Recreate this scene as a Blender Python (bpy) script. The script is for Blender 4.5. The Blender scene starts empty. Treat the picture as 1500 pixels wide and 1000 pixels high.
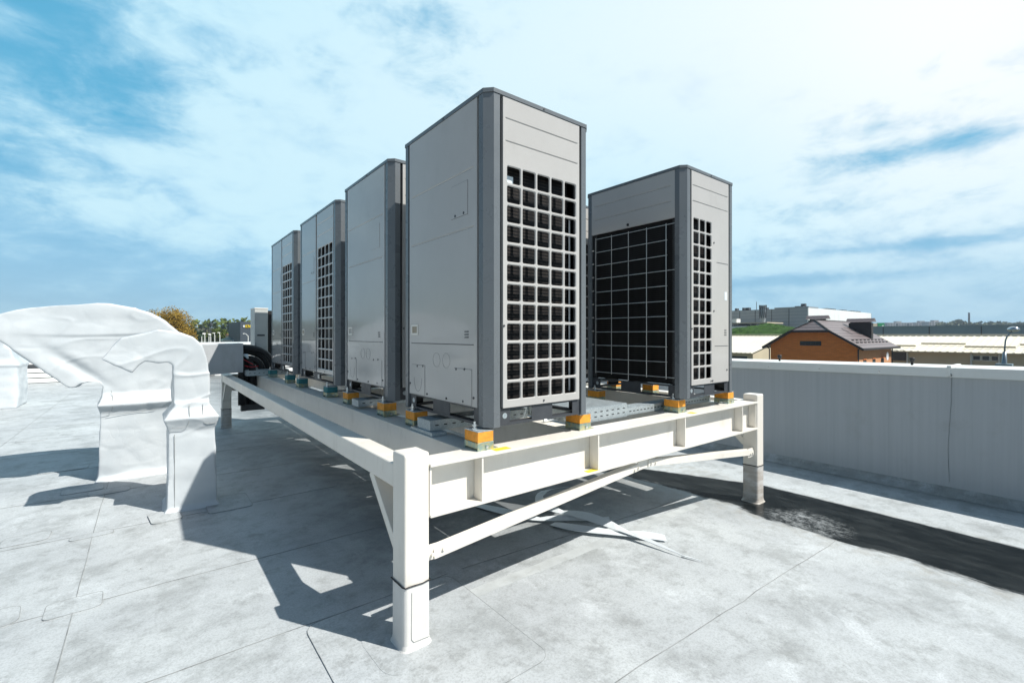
import bpy, bmesh, math, random
from mathutils import Vector, Matrix, noise
random.seed(7)
S = bpy.context.scene
COL = S.collection

# ------------------------------------------------------------ survey: pixel ray of the photograph -> world point
FP, CX, CY, CAMH = 682.0, 750.0, 490.5, 1.46
YAW = math.radians(51.83)
FW = (math.cos(YAW), math.sin(YAW)); RT = (math.sin(YAW), -math.cos(YAW))
def ray(x, y):
    u = (x-CX)/FP
    return (FW[0]+u*RT[0], FW[1]+u*RT[1], -(y-CY)/FP)
def atz(x, y, z=0.0):
    r = ray(x, y); t = (z-CAMH)/r[2]; return Vector((t*r[0], t*r[1], z))
def atd(x, y, d):
    r = ray(x, y); return Vector((d*r[0], d*r[1], CAMH+d*r[2]))
def atx(x, y, X):
    r = ray(x, y); t = X/r[0]; return Vector((X, t*r[1], CAMH+t*r[2]))
def aty(x, y, Y):
    r = ray(x, y); t = Y/r[1]; return Vector((t*r[0], Y, CAMH+t*r[2]))

# ------------------------------------------------------------ node helpers
def new_mat(name):
    m = bpy.data.materials.new(name); m.use_nodes = True
    return m, m.node_tree, m.node_tree.nodes['Principled BSDF']
def lk(nt, a, b): nt.links.new(a, b)
def setin(nt, sock, v):
    if isinstance(v, bpy.types.NodeSocket): nt.links.new(v, sock)
    else: sock.default_value = v
def mth(nt, op, a, b=0.0, c=None, clamp=False):
    n = nt.nodes.new('ShaderNodeMath'); n.operation = op; n.use_clamp = clamp
    setin(nt, n.inputs[0], a); setin(nt, n.inputs[1], b)
    if c is not None: setin(nt, n.inputs[2], c)
    return n.outputs[0]
def sstep(nt, v, lo, hi, a=0.0, b=1.0):
    n = nt.nodes.new('ShaderNodeMapRange'); n.interpolation_type = 'SMOOTHSTEP'
    setin(nt, n.inputs['Value'], v); setin(nt, n.inputs['From Min'], lo); setin(nt, n.inputs['From Max'], hi)
    n.inputs['To Min'].default_value = a; n.inputs['To Max'].default_value = b
    return n.outputs['Result']
def nz(nt, vec, scale, detail=4, rough=.55, dist=0.0):
    n = nt.nodes.new('ShaderNodeTexNoise'); setin(nt, n.inputs['Vector'], vec)
    n.inputs['Scale'].default_value = scale; n.inputs['Detail'].default_value = detail
    n.inputs['Roughness'].default_value = rough; n.inputs['Distortion'].default_value = dist
    return n.outputs['Fac']
def mapv(nt, vec, sc=(1,1,1), rot=(0,0,0), loc=(0,0,0)):
    n = nt.nodes.new('ShaderNodeMapping'); setin(nt, n.inputs['Vector'], vec)
    n.inputs['Scale'].default_value = sc; n.inputs['Rotation'].default_value = rot; n.inputs['Location'].default_value = loc
    return n.outputs['Vector']
def mixc(nt, f, a, b):
    n = nt.nodes.new('ShaderNodeMix'); n.data_type = 'RGBA'
    setin(nt, n.inputs[0], f)
    for s, v in ((n.inputs[6], a), (n.inputs[7], b)):
        if isinstance(v, bpy.types.NodeSocket): nt.links.new(v, s)
        else: s.default_value = (v[0], v[1], v[2], 1)
    return n.outputs[2]
def pos(nt): return nt.nodes.new('ShaderNodeNewGeometry').outputs['Position']
def sep(nt, v):
    n = nt.nodes.new('ShaderNodeSeparateXYZ'); lk(nt, v, n.inputs[0]); return n.outputs
def bump(nt, b, h, st=.3, d=.01):
    n = nt.nodes.new('ShaderNodeBump'); n.inputs['Strength'].default_value = st; n.inputs['Distance'].default_value = d
    lk(nt, h, n.inputs['Height']); lk(nt, n.outputs[0], b.inputs['Normal'])
def simple(name, c, rough=.5, metal=0.0, var=.12, sc=6.0, bst=.0, bsc=60., spec=.5, coat=0.0, c2=None, dirt=0.0):
    """procedural base: colour broken up by two scales of noise, optional bump and dirt specks"""
    m, nt, b = new_mat(name); p = pos(nt)
    f = nz(nt, p, sc, 5, .6)
    lo = tuple(x*(1-var) for x in c) if c2 is None else c2
    hi = tuple(min(1, x*(1+var*.6)) for x in c)
    col = mixc(nt, sstep(nt, f, .32, .68), lo, hi)
    if dirt > 0:
        d = nz(nt, mapv(nt, p, (1, 1, .35)), sc*2.3, 8, .7)
        col = mixc(nt, mth(nt, 'MULTIPLY', sstep(nt, d, .52, .75), dirt), col, (c[0]*.45, c[1]*.42, c[2]*.36))
    lk(nt, col, b.inputs['Base Color'])
    lk(nt, sstep(nt, nz(nt, p, sc*3, 4), .3, .7, max(.02, rough*.85), min(1, rough*1.12)), b.inputs['Roughness'])
    b.inputs['Metallic'].default_value = metal
    b.inputs['Specular IOR Level'].default_value = spec
    b.inputs['Coat Weight'].default_value = coat
    if bst > 0: bump(nt, b, nz(nt, p, bsc, 5), bst, .004)
    return m

M = {}
def build_materials():
    M['panel'] = simple('panel_paint', (.45, .44, .425), .11, 0, .03, 2.2, .03, 2.2, .42, .0, dirt=.10)
    M['frame'] = simple('frame_paint', (.135, .150, .162), .3, 0, .04, 3, .01, 20, .5)
    M['darkmetal'] = simple('dark_rail_metal', (.055, .06, .068), .45, 0, .15, 8, .05, 60)
    M['recess'] = simple('recess_metal', (.07, .075, .08), .5, 0, .1, 8)
    M['black'] = simple('black_rubber', (.012, .012, .013), .55, 0, .3, 20, .2, 60)
    M['wire'] = simple('guard_wire', (.62, .62, .60), .35, .6, .1, 20)
    M['white_steel'] = simple('white_painted_steel', (.75, .715, .65), .42, 0, .045, 3, .08, 18, dirt=.26)
    M['orange'] = simple('orange_foam', (.78, .32, .035), .7, 0, .18, 30, .25, 120, dirt=.1)
    M['teal'] = simple('teal_foam', (.035, .20, .22), .7, 0, .15, 30, .25, 120, dirt=.1)
    M['bolt'] = simple('zinc_bolt', (.62, .66, .68), .28, .85, .1, 40)
    M['yellow'] = simple('yellow_marker', (.82, .60, .05), .6, 0, .1, 40)
    M['label'] = simple('label_print', (.75, .84, .88), .4)
    M['letter'] = simple('dark_print', (.05, .055, .06), .5)
    M['handle_in'] = simple('handle_inside', (.30, .25, .18), .5)
    M['red'] = simple('red_cable', (.5, .02, .03), .4)
    M['lagging'] = simple('grey_cladding', (.50, .515, .525), .5, .1, .06, 3, .05, 30, dirt=.25)
    M['ac_grey'] = simple('ac_side_paint', (.50, .52, .50), .4, 0, .04, 4)
    M['gap'] = simple('panel_gap', (.17, .17, .17), .6)
    M['strip_white'] = simple('clean_white_membrane', (.62, .66, .68), .4, 0, .06, 6)
    M['parapet_grey'] = None
    M['cap'] = simple('white_coping_metal', (.78, .80, .78), .4, 0, .03, 2, .02, 10, dirt=.10)
    M['cream_roof'] = simple('cream_roof_sheet', (.74, .68, .55), .5, 0, .05, .2, dirt=.10)
    M['cream_wall'] = simple('cream_wall_sheet', (.56, .49, .35), .6, 0, .05, .2, dirt=.12)
    M['glass'] = simple('dark_glass', (.03, .04, .05), .08, 0, .2, .5)
    M['grey_wall'] = simple('blue_grey_sheet', (.20, .27, .31), .5, 0, .06, .05, dirt=.1)
    M['factory_grey'] = simple('factory_grey_sheet', (.27, .31, .34), .55, 0, .06, .05)
    M['factory_white'] = simple('factory_white_sheet', (.80, .82, .81), .55, 0, .06, .06, dirt=.3)
    M['vent_dark'] = simple('dark_vent', (.05, .055, .06), .5)
    M['downpipe'] = simple('pale_downpipe', (.66, .68, .66), .4)
    M['green_sign'] = simple('green_board', (.005, .26, .09), .5)
    M['white'] = simple('white_paint', (.80, .80, .79), .5)
    M['sign_dark'] = simple('dark_grey_cladding', (.055, .07, .09), .5)
    M['sign_yellow'] = simple('yellow_letters', (.85, .62, .02), .5)
    M['flat_block'] = simple('apartment_concrete', (.33, .33, .34), .8, 0, .25, .05)
    M['red_roof'] = simple('red_tile_roof', (.42, .17, .10), .8, 0, .2, .3)
    M['green_roof'] = simple('green_metal_roof', (.06, .14, .11), .5)
    M['chimney_dark'] = simple('chimney_sheet', (.02, .017, .019), .55)
    M['bark'] = simple('bark', (.10, .075, .05), .9, 0, .3, 8, .4, 20)
    M['lamp_metal'] = simple('lamp_post_metal', (.20, .25, .29), .35, .4, .1, 4)
    M['chrome'] = simple('lamp_head_metal', (.5, .53, .56), .18, .9, .05, 8)
    M['dish'] = simple('dish_white', (.75, .78, .80), .35)
    # asphalt / earth
    M['ground'] = simple('town_ground', (.11, .12, .08), .95, 0, .4, .03, c2=(.07, .075, .07))
    # galvanised tray
    m, nt, b = new_mat('galvanised_steel'); p = pos(nt)
    v = nt.nodes.new('ShaderNodeTexVoronoi'); lk(nt, p, v.inputs['Vector']); v.inputs['Scale'].default_value = 90
    c = mixc(nt, sstep(nt, v.outputs['Distance'], .1, .8), (.56, .62, .64), (.44, .50, .53))
    lk(nt, c, b.inputs['Base Color']); b.inputs['Metallic'].default_value = .55
    lk(nt, sstep(nt, nz(nt, p, 30), .3, .7, .3, .5), b.inputs['Roughness']); M['galv'] = m
    # passivated bracket, yellow to green sheen
    m, nt, b = new_mat('passivated_zinc'); p = pos(nt)
    c = mixc(nt, sstep(nt, nz(nt, p, 28, 3, .5, 1.0), .4, .6), (.30, .42, .38), (.52, .50, .30))
    lk(nt, c, b.inputs['Base Color']); b.inputs['Metallic'].default_value = .6; b.inputs['Roughness'].default_value = .33; b.inputs['Base Color']; M['zinc'] = m
    # coil: tight aluminium fins seen end-on, dark
    for nm, lo, hi, per in (('coil', (.004, .004, .005), (.046, .038, .033), 330.), ('coil_black', (.002, .002, .002), (.022, .020, .020), 360.)):
        m, nt, b = new_mat(nm+'_fins'); p = pos(nt); s = sep(nt, p)
        w = mth(nt, 'SINE', mth(nt, 'MULTIPLY', s[2], per))
        vv = nz(nt, mapv(nt, p, (12, 12, .3)), 2.0, 3)
        f = mth(nt, 'MULTIPLY', sstep(nt, w, -.1, .95), sstep(nt, vv, .3, .65, .25, 1))
        lk(nt, mixc(nt, f, lo, hi), b.inputs['Base Color']); b.inputs['Roughness'].default_value = .5
        b.inputs['Specular IOR Level'].default_value = .2
        M[nm] = m
    # wrapped membrane on ducts
    m, nt, b = new_mat('white_membrane_wrap'); p = pos(nt)
    c = mixc(nt, sstep(nt, nz(nt, p, 2.5, 6, .6), .3, .7), (.50, .54, .565), (.58, .615, .635))
    c = mixc(nt, mth(nt, 'MULTIPLY', sstep(nt, nz(nt, p, 60, 8, .8), .62, .75), .35), c, (.45, .47, .46))
    lk(nt, c, b.inputs['Base Color']); b.inputs['Roughness'].default_value = .42
    h = mth(nt, 'ADD', nz(nt, p, 4, 3, .5, .6), mth(nt, 'MULTIPLY', nz(nt, p, 120, 3), .04))
    wv = nt.nodes.new('ShaderNodeTexVoronoi'); wv.feature = 'DISTANCE_TO_EDGE'; wv.inputs['Scale'].default_value = 4.2
    dst = nt.nodes.new('ShaderNodeVectorMath'); dst.operation = 'ADD'; nzc = nt.nodes.new('ShaderNodeTexNoise'); nzc.inputs['Scale'].default_value = 3; lk(nt, p, nzc.inputs['Vector'])
    lk(nt, mapv(nt, p, (1, 1, 1.6)), dst.inputs[0]); lk(nt, nzc.outputs['Color'], dst.inputs[1]); lk(nt, dst.outputs[0], wv.inputs['Vector'])
    crk = mth(nt, 'MULTIPLY', sstep(nt, wv.outputs['Distance'], 0, .12), sstep(nt, nz(nt, p, 1.6, 3), .48, .66, .0, .10))
    h = mth(nt, 'ADD', h, crk)
    bump(nt, b, h, .3, .012); M['wrap'] = m
    # post wrap
    m, nt, b = new_mat('grey_membrane_wrap'); p = pos(nt); s = sep(nt, p)
    f = mth(nt, 'ADD', sstep(nt, nz(nt, mapv(nt, p, (3, 3, 9)), 2, 6, .65), .35, .65), sstep(nt, s[2], .12, -.1, 0, .35))
    c = mixc(nt, f, (.56, .555, .54), (.40, .37, .33))
    lk(nt, c, b.inputs['Base Color']); b.inputs['Roughness'].default_value = .5; M['post_wrap'] = m
    M['white_wrap'] = simple('pale_membrane_wrap', (.66, .65, .625), .5, 0, .06, 5, .1, 18, dirt=.22)
    # roof membrane with grime, streaks and the wet black algae run
    m, nt, b = new_mat('roof_membrane'); p = pos(nt); s = sep(nt, p)
    big = nz(nt, p, .7, 6, .6, .1); fib = nz(nt, mapv(nt, p, (3.2, 7, 1), (0, 0, .05)), 3, 9, .78, .1)
    blot = nz(nt, p, 2.4, 10, .75, .15); mid = nz(nt, p, 7, 8, .78, .1); spk = nz(nt, p, 34, 4, .7)
    c = mixc(nt, sstep(nt, big, .34, .66), (.41, .435, .45), (.50, .53, .54))
    c = mixc(nt, mth(nt, 'MULTIPLY', sstep(nt, blot, .46, .66), .58), c, (.225, .238, .236))
    c = mixc(nt, mth(nt, 'MULTIPLY', sstep(nt, mid, .50, .66), .50), c, (.20, .21, .205))
    c = mixc(nt, mth(nt, 'MULTIPLY', sstep(nt, fib, .50, .74), .38), c, (.24, .255, .26))
    c = mixc(nt, mth(nt, 'MULTIPLY', sstep(nt, nz(nt, p, 1.9, 9, .76, .2), .53, .68), .7), c, (.58, .615, .635))
    c = mixc(nt, mth(nt, 'MULTIPLY', sstep(nt, nz(nt, p, 90, 4, .8), .46, .62), .34), c, (.18, .19, .19))
    c = mixc(nt, mth(nt, 'MULTIPLY', sstep(nt, spk, .68, .74), .6), c, (.11, .11, .10))
    scr = nz(nt, mapv(nt, p, (30, 3, 1), (0, 0, .5)), 1.6, 6, .75, 2.0)
    c = mixc(nt, mth(nt, 'MULTIPLY', sstep(nt, scr, .64, .70), .3), c, (.20, .21, .21))
    # shade under the platform, painted into the roof colour in dark blotches
    plat_shade = mth(nt, 'MULTIPLY', sstep(nt, s[0], .6, 1.8), mth(nt, 'MULTIPLY', sstep(nt, s[1], 2.2, 3.2), sstep(nt, s[0], 4.3, 3.9)))
    c = mixc(nt, mth(nt, 'MULTIPLY', plat_shade, sstep(nt, nz(nt, p, 1.4, 8, .7, .8), .36, .60, .5, .95)), c, (.115, .125, .13))
    # wet run
    n1 = nz(nt, mapv(nt, p, (1, 1, 1)), 1.3, 3, .5); n2 = nz(nt, mapv(nt, p, (26, 5, 1)), 1.0, 6, .75)
    jit = mth(nt, 'ADD', mth(nt, 'MULTIPLY', mth(nt, 'SUBTRACT', n1, .5), .42), mth(nt, 'MULTIPLY', mth(nt, 'SUBTRACT', n2, .5), .20))
    xl = mth(nt, 'ADD', s[0], jit)
    up = mth(nt, 'SUBTRACT', 5.06, mth(nt, 'MULTIPLY', mth(nt, 'MAXIMUM', mth(nt, 'SUBTRACT', s[1], 2.2), 0.), .42))
    xu = mth(nt, 'ADD', s[0], mth(nt, 'MULTIPLY', mth(nt, 'SUBTRACT', n2, .5), .08))
    lowm = sstep(nt, xl, 4.13, 4.19)
    upm = sstep(nt, mth(nt, 'SUBTRACT', up, xu), 0.0, .04)
    ym = sstep(nt, s[1], 7.0, 6.0)
    wet = mth(nt, 'MULTIPLY', mth(nt, 'MULTIPLY', lowm, upm), ym)
    # dried silt island inside the run
    dx = mth(nt, 'MULTIPLY', mth(nt, 'SUBTRACT', s[0], 4.30), 2.6); dy = mth(nt, 'MULTIPLY', mth(nt, 'SUBTRACT', s[1], 1.52), 2.5)
    rr = mth(nt, 'ADD', mth(nt, 'SQRT', mth(nt, 'ADD', mth(nt, 'MULTIPLY', dx, dx), mth(nt, 'MULTIPLY', dy, dy))), mth(nt, 'MULTIPLY', nz(nt, p, 7, 8, .8), 1.2))
    isl = sstep(nt, rr, 1.55, 1.0)
    grain = sstep(nt, nz(nt, p, 16, 9, .8), .40, .66)
    isl = mth(nt, 'MULTIPLY', mth(nt, 'MULTIPLY', isl, grain), .62)
    wetc = mixc(nt, sstep(nt, nz(nt, mapv(nt, p, (4, 1.5, 1)), 2, 7, .7), .40, .70), (.007, .009, .010), (.027, .031, .032))
    c = mixc(nt, mth(nt, 'MULTIPLY', wet, mth(nt, 'SUBTRACT', 1.0, isl)), c, wetc)
    # silt tide mark along the run edge
    tide = mth(nt, 'MULTIPLY', sstep(nt, xl, 3.75, 4.14), mth(nt, 'MULTIPLY', sstep(nt, s[0], 5.2, 5.0), mth(nt, 'SUBTRACT', 1.0, wet)))
    c = mixc(nt, mth(nt, 'MULTIPLY', mth(nt, 'MULTIPLY', tide, sstep(nt, nz(nt, p, 9, 6, .8), .42, .65)), .6), c, (.30, .29, .26))
    # darker, broken tone toward the wall foot
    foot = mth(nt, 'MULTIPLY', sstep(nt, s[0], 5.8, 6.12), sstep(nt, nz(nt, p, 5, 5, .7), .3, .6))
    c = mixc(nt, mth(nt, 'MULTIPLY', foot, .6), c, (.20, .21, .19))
    lk(nt, c, b.inputs['Base Color'])
    rg = mixc(nt, wet, (.62, .62, .62), (.20, .20, .20))
    lk(nt, mth(nt, 'SUBTRACT', .5, mth(nt, 'MULTIPLY', wet, .38)), b.inputs['Specular IOR Level'])
    lk(nt, rg, b.inputs['Roughness'])
    hh = mth(nt, 'ADD', mth(nt, 'MULTIPLY', big, .6), mth(nt, 'ADD', mth(nt, 'MULTIPLY', fib, .15), mth(nt, 'MULTIPLY', spk, .05)))
    hh = mth(nt, 'MULTIPLY', hh, mth(nt, 'SUBTRACT', 1.0, mth(nt, 'MULTIPLY', wet, .95)))
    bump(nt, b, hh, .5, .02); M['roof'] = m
    # parapet cladding with vertical drip marks
    m, nt, b = new_mat('parapet_membrane'); p = pos(nt); s = sep(nt, p)
    a = nz(nt, mapv(nt, p, (1, 14, .3)), 1.3, 6, .7); a2 = nz(nt, mapv(nt, p, (1, 60, .25)), 1.0, 4, .7)
    c = mixc(nt, sstep(nt, a, .3, .7), (.42, .45, .47), (.465, .495, .515))
    c = mixc(nt, mth(nt, 'MULTIPLY', sstep(nt, a2, .58, .68), .25), c, (.32, .35, .37))
    c = mixc(nt, mth(nt, 'MULTIPLY', sstep(nt, nz(nt, p, 2.2, 8, .75), .54, .70), .25), c, (.32, .32, .31))
    sp2 = nz(nt, p, 25, 4, .7)
    c = mixc(nt, mth(nt, 'MULTIPLY', sstep(nt, sp2, .72, .77), .5), c, (.12, .12, .11))
    lk(nt, c, b.inputs['Base Color']); b.inputs['Roughness'].default_value = .5
    bump(nt, b, mth(nt, 'ADD', nz(nt, mapv(nt, p, (1, 3, .4)), 1.2, 3), mth(nt, 'MULTIPLY', nz(nt, p, 1.6, 3), 1.6)), .22, .02); M['parapet_grey'] = m
    # brick (gable) in world coordinates
    for nm, c1, c2, rot in (('brick_orange', (.86, .25, .05), (.74, .20, .04), (math.pi/2, 0, math.pi/2)), ('brick_side', (.62, .30, .14), (.55, .25, .11), (math.pi/2, 0, 0))):
        m, nt, b = new_mat(nm); p = pos(nt)
        t = nt.nodes.new('ShaderNodeTexBrick'); s = sep(nt, p)
        cb = nt.nodes.new('ShaderNodeCombineXYZ'); lk(nt, s[1] if nm == 'brick_orange' else s[0], cb.inputs[0]); lk(nt, s[2], cb.inputs[1])
        lk(nt, cb.outputs[0], t.inputs['Vector']); t.inputs['Scale'].default_value = 1.0
        t.inputs['Brick Width'].default_value = .5; t.inputs['Row Height'].default_value = .16; t.inputs['Mortar Size'].default_value = .018
        t.inputs['Color1'].default_value = (*c1, 1); t.inputs['Color2'].default_value = (*c2, 1); t.inputs['Mortar'].default_value = (c1[0]*.75, c1[1]*.8, c1[2]*.9, 1)
        lk(nt, t.outputs['Color'], b.inputs['Base Color']); b.inputs['Roughness'].default_value = .85; M[nm] = m
    # metal roof tiles
    m, nt, b = new_mat('brown_metal_tiles'); p = pos(nt); s = sep(nt, p)
    wz = mth(nt, 'SINE', mth(nt, 'MULTIPLY', s[2], 18.)); wx = mth(nt, 'SINE', mth(nt, 'MULTIPLY', mth(nt, 'ADD', s[0], s[1]), 14.))
    f = sstep(nt, mth(nt, 'ADD', mth(nt, 'MULTIPLY', wz, .8), mth(nt, 'MULTIPLY', wx, .35)), -1, 1)
    lk(nt, mixc(nt, f, (.105, .08, .082), (.19, .155, .155)), b.inputs['Base Color']); b.inputs['Roughness'].default_value = .4
    bump(nt, b, f, .6, .05); M['tiles'] = m
    # foliage
    for nm, c1, c2 in (('leaf_ochre', (.20, .12, .012), (.40, .27, .05)), ('leaf_dark', (.015, .035, .014), (.04, .07, .025)),
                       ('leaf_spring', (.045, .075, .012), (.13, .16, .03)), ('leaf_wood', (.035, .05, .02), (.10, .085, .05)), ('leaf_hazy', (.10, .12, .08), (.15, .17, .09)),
                       ('grass', (.025, .075, .008), (.07, .17, .015))):
        m, nt, b = new_mat(nm); p = pos(nt)
        f = nz(nt, p, .9, 6, .7)
        lk(nt, mixc(nt, sstep(nt, f, .35, .65), c1, c2), b.inputs['Base Color']); b.inputs['Roughness'].default_value = .8
        b.inputs['Specular IOR Level'].default_value = .15
        if nm == 'grass': bump(nt, b, nz(nt, p, 1.5, 8, .8), 1.0, 1.5)
        M[nm] = m
build_materials()

# ------------------------------------------------------------ mesh helpers
class MB:
    def __init__(s): s.v = []; s.f = []
    def add(s, vs, fs):
        k = len(s.v); s.v += [tuple(v) for v in vs]; s.f += [tuple(i+k for i in f) for f in fs]; return s
    def box(s, x0, x1, y0, y1, z0, z1):
        return s.add([(x0,y0,z0),(x1,y0,z0),(x1,y1,z0),(x0,y1,z0),(x0,y0,z1),(x1,y0,z1),(x1,y1,z1),(x0,y1,z1)],
                     [(0,3,2,1),(4,5,6,7),(0,1,5,4),(1,2,6,5),(2,3,7,6),(3,0,4,7)])
    def bar(s, a, b, w, h, up=(0,0,1)):
        a, b = Vector(a), Vector(b); d = (b-a).normalized(); up = Vector(up)
        sd = d.cross(up).normalized(); u = sd.cross(d).normalized()
        vs = [p + sd*(w/2*i) + u*(h/2*j) for p in (a, b) for i, j in ((-1,-1),(1,-1),(1,1),(-1,1))]
        return s.add(vs, [(3,2,1,0),(4,5,6,7),(0,1,5,4),(1,2,6,5),(2,3,7,6),(3,0,4,7)])
    def tube(s, pts, r, n=10, cap=True):
        pts = [Vector(p) for p in pts]; rs = r if isinstance(r, (list, tuple)) else [r]*len(pts)
        k = len(s.v); prev = None
        for i, p in enumerate(pts):
            d = (pts[min(i+1, len(pts)-1)] - pts[max(i-1, 0)]).normalized()
            if prev is None:
                ref = Vector((0,0,1)) if abs(d.z) < .9 else Vector((1,0,0))
                a = d.cross(ref).normalized()
            else: a = (prev - d*prev.dot(d)).normalized()
            prev = a; b = d.cross(a)
            for j in range(n):
                t = 2*math.pi*j/n; s.v.append(tuple(p + (a*math.cos(t)+b*math.sin(t))*rs[i]))
        for i in range(len(pts)-1):
            for j in range(n):
                s.f.append((k+i*n+j, k+i*n+(j+1)%n, k+(i+1)*n+(j+1)%n, k+(i+1)*n+j))
        if cap:
            s.f.append(tuple(k+j for j in range(n))[::-1]); s.f.append(tuple(k+(len(pts)-1)*n+j for j in range(n)))
        return s
    def prism(s, poly, axis, a, b):
        """poly = 2-D points; axis = extrusion axis letter"""
        n = len(poly)
        def P(q, t):
            return {'x': (t, q[0], q[1]), 'y': (q[0], t, q[1]), 'z': (q[0], q[1], t)}[axis]
        return s.add([P(q, a) for q in poly]+[P(q, b) for q in poly],
                     [tuple(range(n))[::-1], tuple(range(n, 2*n))]+[(i, (i+1)%n, n+(i+1)%n, n+i) for i in range(n)])
    def disc(s, c, nrm, r, n=12, t=.003):
        c = Vector(c); nrm = Vector(nrm).normalized(); return s.tube([c, c+nrm*t], r, n)
    def xf(s, m):
        s.v = [tuple(m @ Vector(v)) for v in s.v]; return s
    def each(s, name, mat, parent=None, **k):
        """one object per loose piece"""
        par = list(range(len(s.v)))
        def find(i):
            while par[i] != i: par[i] = par[par[i]]; i = par[i]
            return i
        for f in s.f:
            for j in f[1:]: par[find(j)] = find(f[0])
        grp = {}
        for f in s.f: grp.setdefault(find(f[0]), []).append(f)
        out = []
        for fs in grp.values():
            ids = sorted({i for f in fs for i in f}); mp = {i: n for n, i in enumerate(ids)}
            q = MB(); q.v = [s.v[i] for i in ids]; q.f = [tuple(mp[i] for i in f) for f in fs]
            out.append(q.build(name, mat, parent, **k))
        return out
    def build(s, name, mat, parent=None, smooth=False, bevel=0.0, seg=2, merge=False):
        me = bpy.data.meshes.new(name); me.from_pydata(s.v, [], s.f); me.update()
        bm = bmesh.new(); bm.from_mesh(me)
        if merge: bmesh.ops.remove_doubles(bm, verts=bm.verts, dist=1e-5)
        bmesh.ops.recalc_face_normals(bm, faces=bm.faces)
        if bevel > 0:
            es = [e for e in bm.edges if len(e.link_faces) == 2 and e.calc_face_angle(0) > .6]
            bmesh.ops.bevel(bm, geom=es, offset=bevel, segments=seg, affect='EDGES', profile=.6)
        bm.to_mesh(me); bm.free()
        if smooth:
            for p in me.polygons: p.use_smooth = True
        me.materials.append(mat if not isinstance(mat, str) else M[mat])
        o = bpy.data.objects.new(name, me); COL.objects.link(o)
        if parent: o.parent = parent
        return o
def tag(o, label, cat, group=None):
    o['label'] = label; o['category'] = cat
    if group: o['group'] = group
    return o
def struct(o): o['kind'] = 'structure'; return o
def thing(name, label, cat, loc=(0,0,0), group=None, rz=0.0):
    o = bpy.data.objects.new(name, None); COL.objects.link(o); o.location = loc; o.rotation_euler = (0,0,rz)
    o.empty_display_size = .1
    return tag(o, label, cat, group)
def kids(o): return [c for c in bpy.data.objects if c.parent == o]
def copy_tree(o, loc, label, group=None, skip=()):
    r = o.copy(); COL.objects.link(r); r.location = loc; r['label'] = label
    if group: r['group'] = group
    for ch in kids(o):
        c = ch.copy(); COL.objects.link(c); c.parent = r
        for g in kids(ch):
            d = g.copy(); COL.objects.link(d); d.parent = c
    return r

# ============================================================ SETTING
def roof_z(x): return 0.0 if x < 1.5 else (-.1*(x-1.5)/2.9 if x < 4.4 else -.1)
xs = [-30,-12,-6,-3,0,1.5,2.5,3.5,4.4,5.2,6.16]; ys = [-14,-6,0,2,4,8,12,16,20.2]
m = MB(); nx = len(xs)
m.v = [(x, y, roof_z(x)) for y in ys for x in xs]
m.f = [(j*nx+i, j*nx+i+1, (j+1)*nx+i+1, (j+1)*nx+i) for j in range(len(ys)-1) for i in range(nx-1)]
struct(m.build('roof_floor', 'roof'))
# building under the roof down to the street
g = MB(); g.add([(-2500,-2500,-7),(2500,-2500,-7),(2500,2500,-7),(-2500,2500,-7)], [(0,1,2,3)])
struct(g.build('ground', 'ground'))

def strip(pts, w, z, name='roof_seam', mat='seam', t=.003):
    """a low membrane lap following pts (world xy) on the roof"""
    m = MB(); n = len(pts)
    for i, p in enumerate(pts):
        a = Vector(pts[max(i-1,0)]); b = Vector(pts[min(i+1,n-1)]); d = (b-a).normalized(); s = Vector((-d.y, d.x))
        for q, zz in ((-.5, z), (-.5, z+t), (.5, z+t), (.5, z)):
            m.v.append((p[0]+s.x*w*q, p[1]+s.y*w*q, zz+roof_z(p[0])))
    for i in range(n-1):
        for j in range(3): m.f.append((i*4+j, i*4+j+1, (i+1)*4+j+1, (i+1)*4+j))
    return struct(m.build(name, mat))
M['seam'] = simple('seam_grime', (.27, .285, .285), .8, 0, .3, 9)
def wob(a, b, n=14, amp=.006):
    a, b = Vector(a), Vector(b); d = (b-a).normalized(); s = Vector((-d.y, d.x))
    return [tuple(a.lerp(b, i/n) + s*random.uniform(-amp, amp)) for i in range(n+1)]
def sheet(poly, z, name='roof_patch', edge=True):
    """lapped membrane sheet: thin raised polygon with a grimy welded edge"""
    m = MB(); n = len(poly)
    m.v = [(x, y, z+.0012+roof_z(x)) for x, y in poly]+[(x, y, z-.006+roof_z(x)) for x, y in poly]
    m.f = [tuple(range(n))]+[(i, (i+1)%n, n+(i+1)%n, n+i) for i in range(n)]
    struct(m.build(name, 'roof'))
    if not edge: return
    k = list(poly)+[poly[0]]
    strip(k, .0026, z+.0013, 'roof_seam', 'seam', .0006)
def rrect(x0, x1, y0, y1, r=.05, ang=0.0):
    pts = []
    for cx, cy, a0 in ((x1-r,y1-r,0),(x0+r,y1-r,90),(x0+r,y0+r,180),(x1-r,y0+r,270)):
        for k in range(5):
            t = math.radians(a0+22.5*k); pts.append((cx+r*math.cos(t), cy+r*math.sin(t)))
    c = Vector(((x0+x1)/2, (y0+y1)/2)); R = Matrix.Rotation(ang, 2)
    return [tuple(c + R @ (Vector(p)-c)) for p in pts]
for y in (-2.3,1.30,2.51,3.44,4.62,5.75,6.9,8.0,9.2,10.4,11.7,13.0,14.5,16.0,18):
    strip(wob((-14, y+.05), (1.45, y-.03), 46, .007), .0042, .001, t=.001)
    if y < 8: strip(wob((1.55, y-.03), (4.1, y-.05), 14, .007), .0042, .0012, t=.001)
for x, y0, y1 in ((-.31,2.51,8.0),(-.31,-1,2.51),(-2.6,1.35,9.2),(-1.5,8,16),(1.0,10,16),(-5,4,14),(2.35,3.4,7.0)):
    strip(wob((x, y0), (x+.02, y1), 14, .004), .0042, .0022, t=.001)
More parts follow.
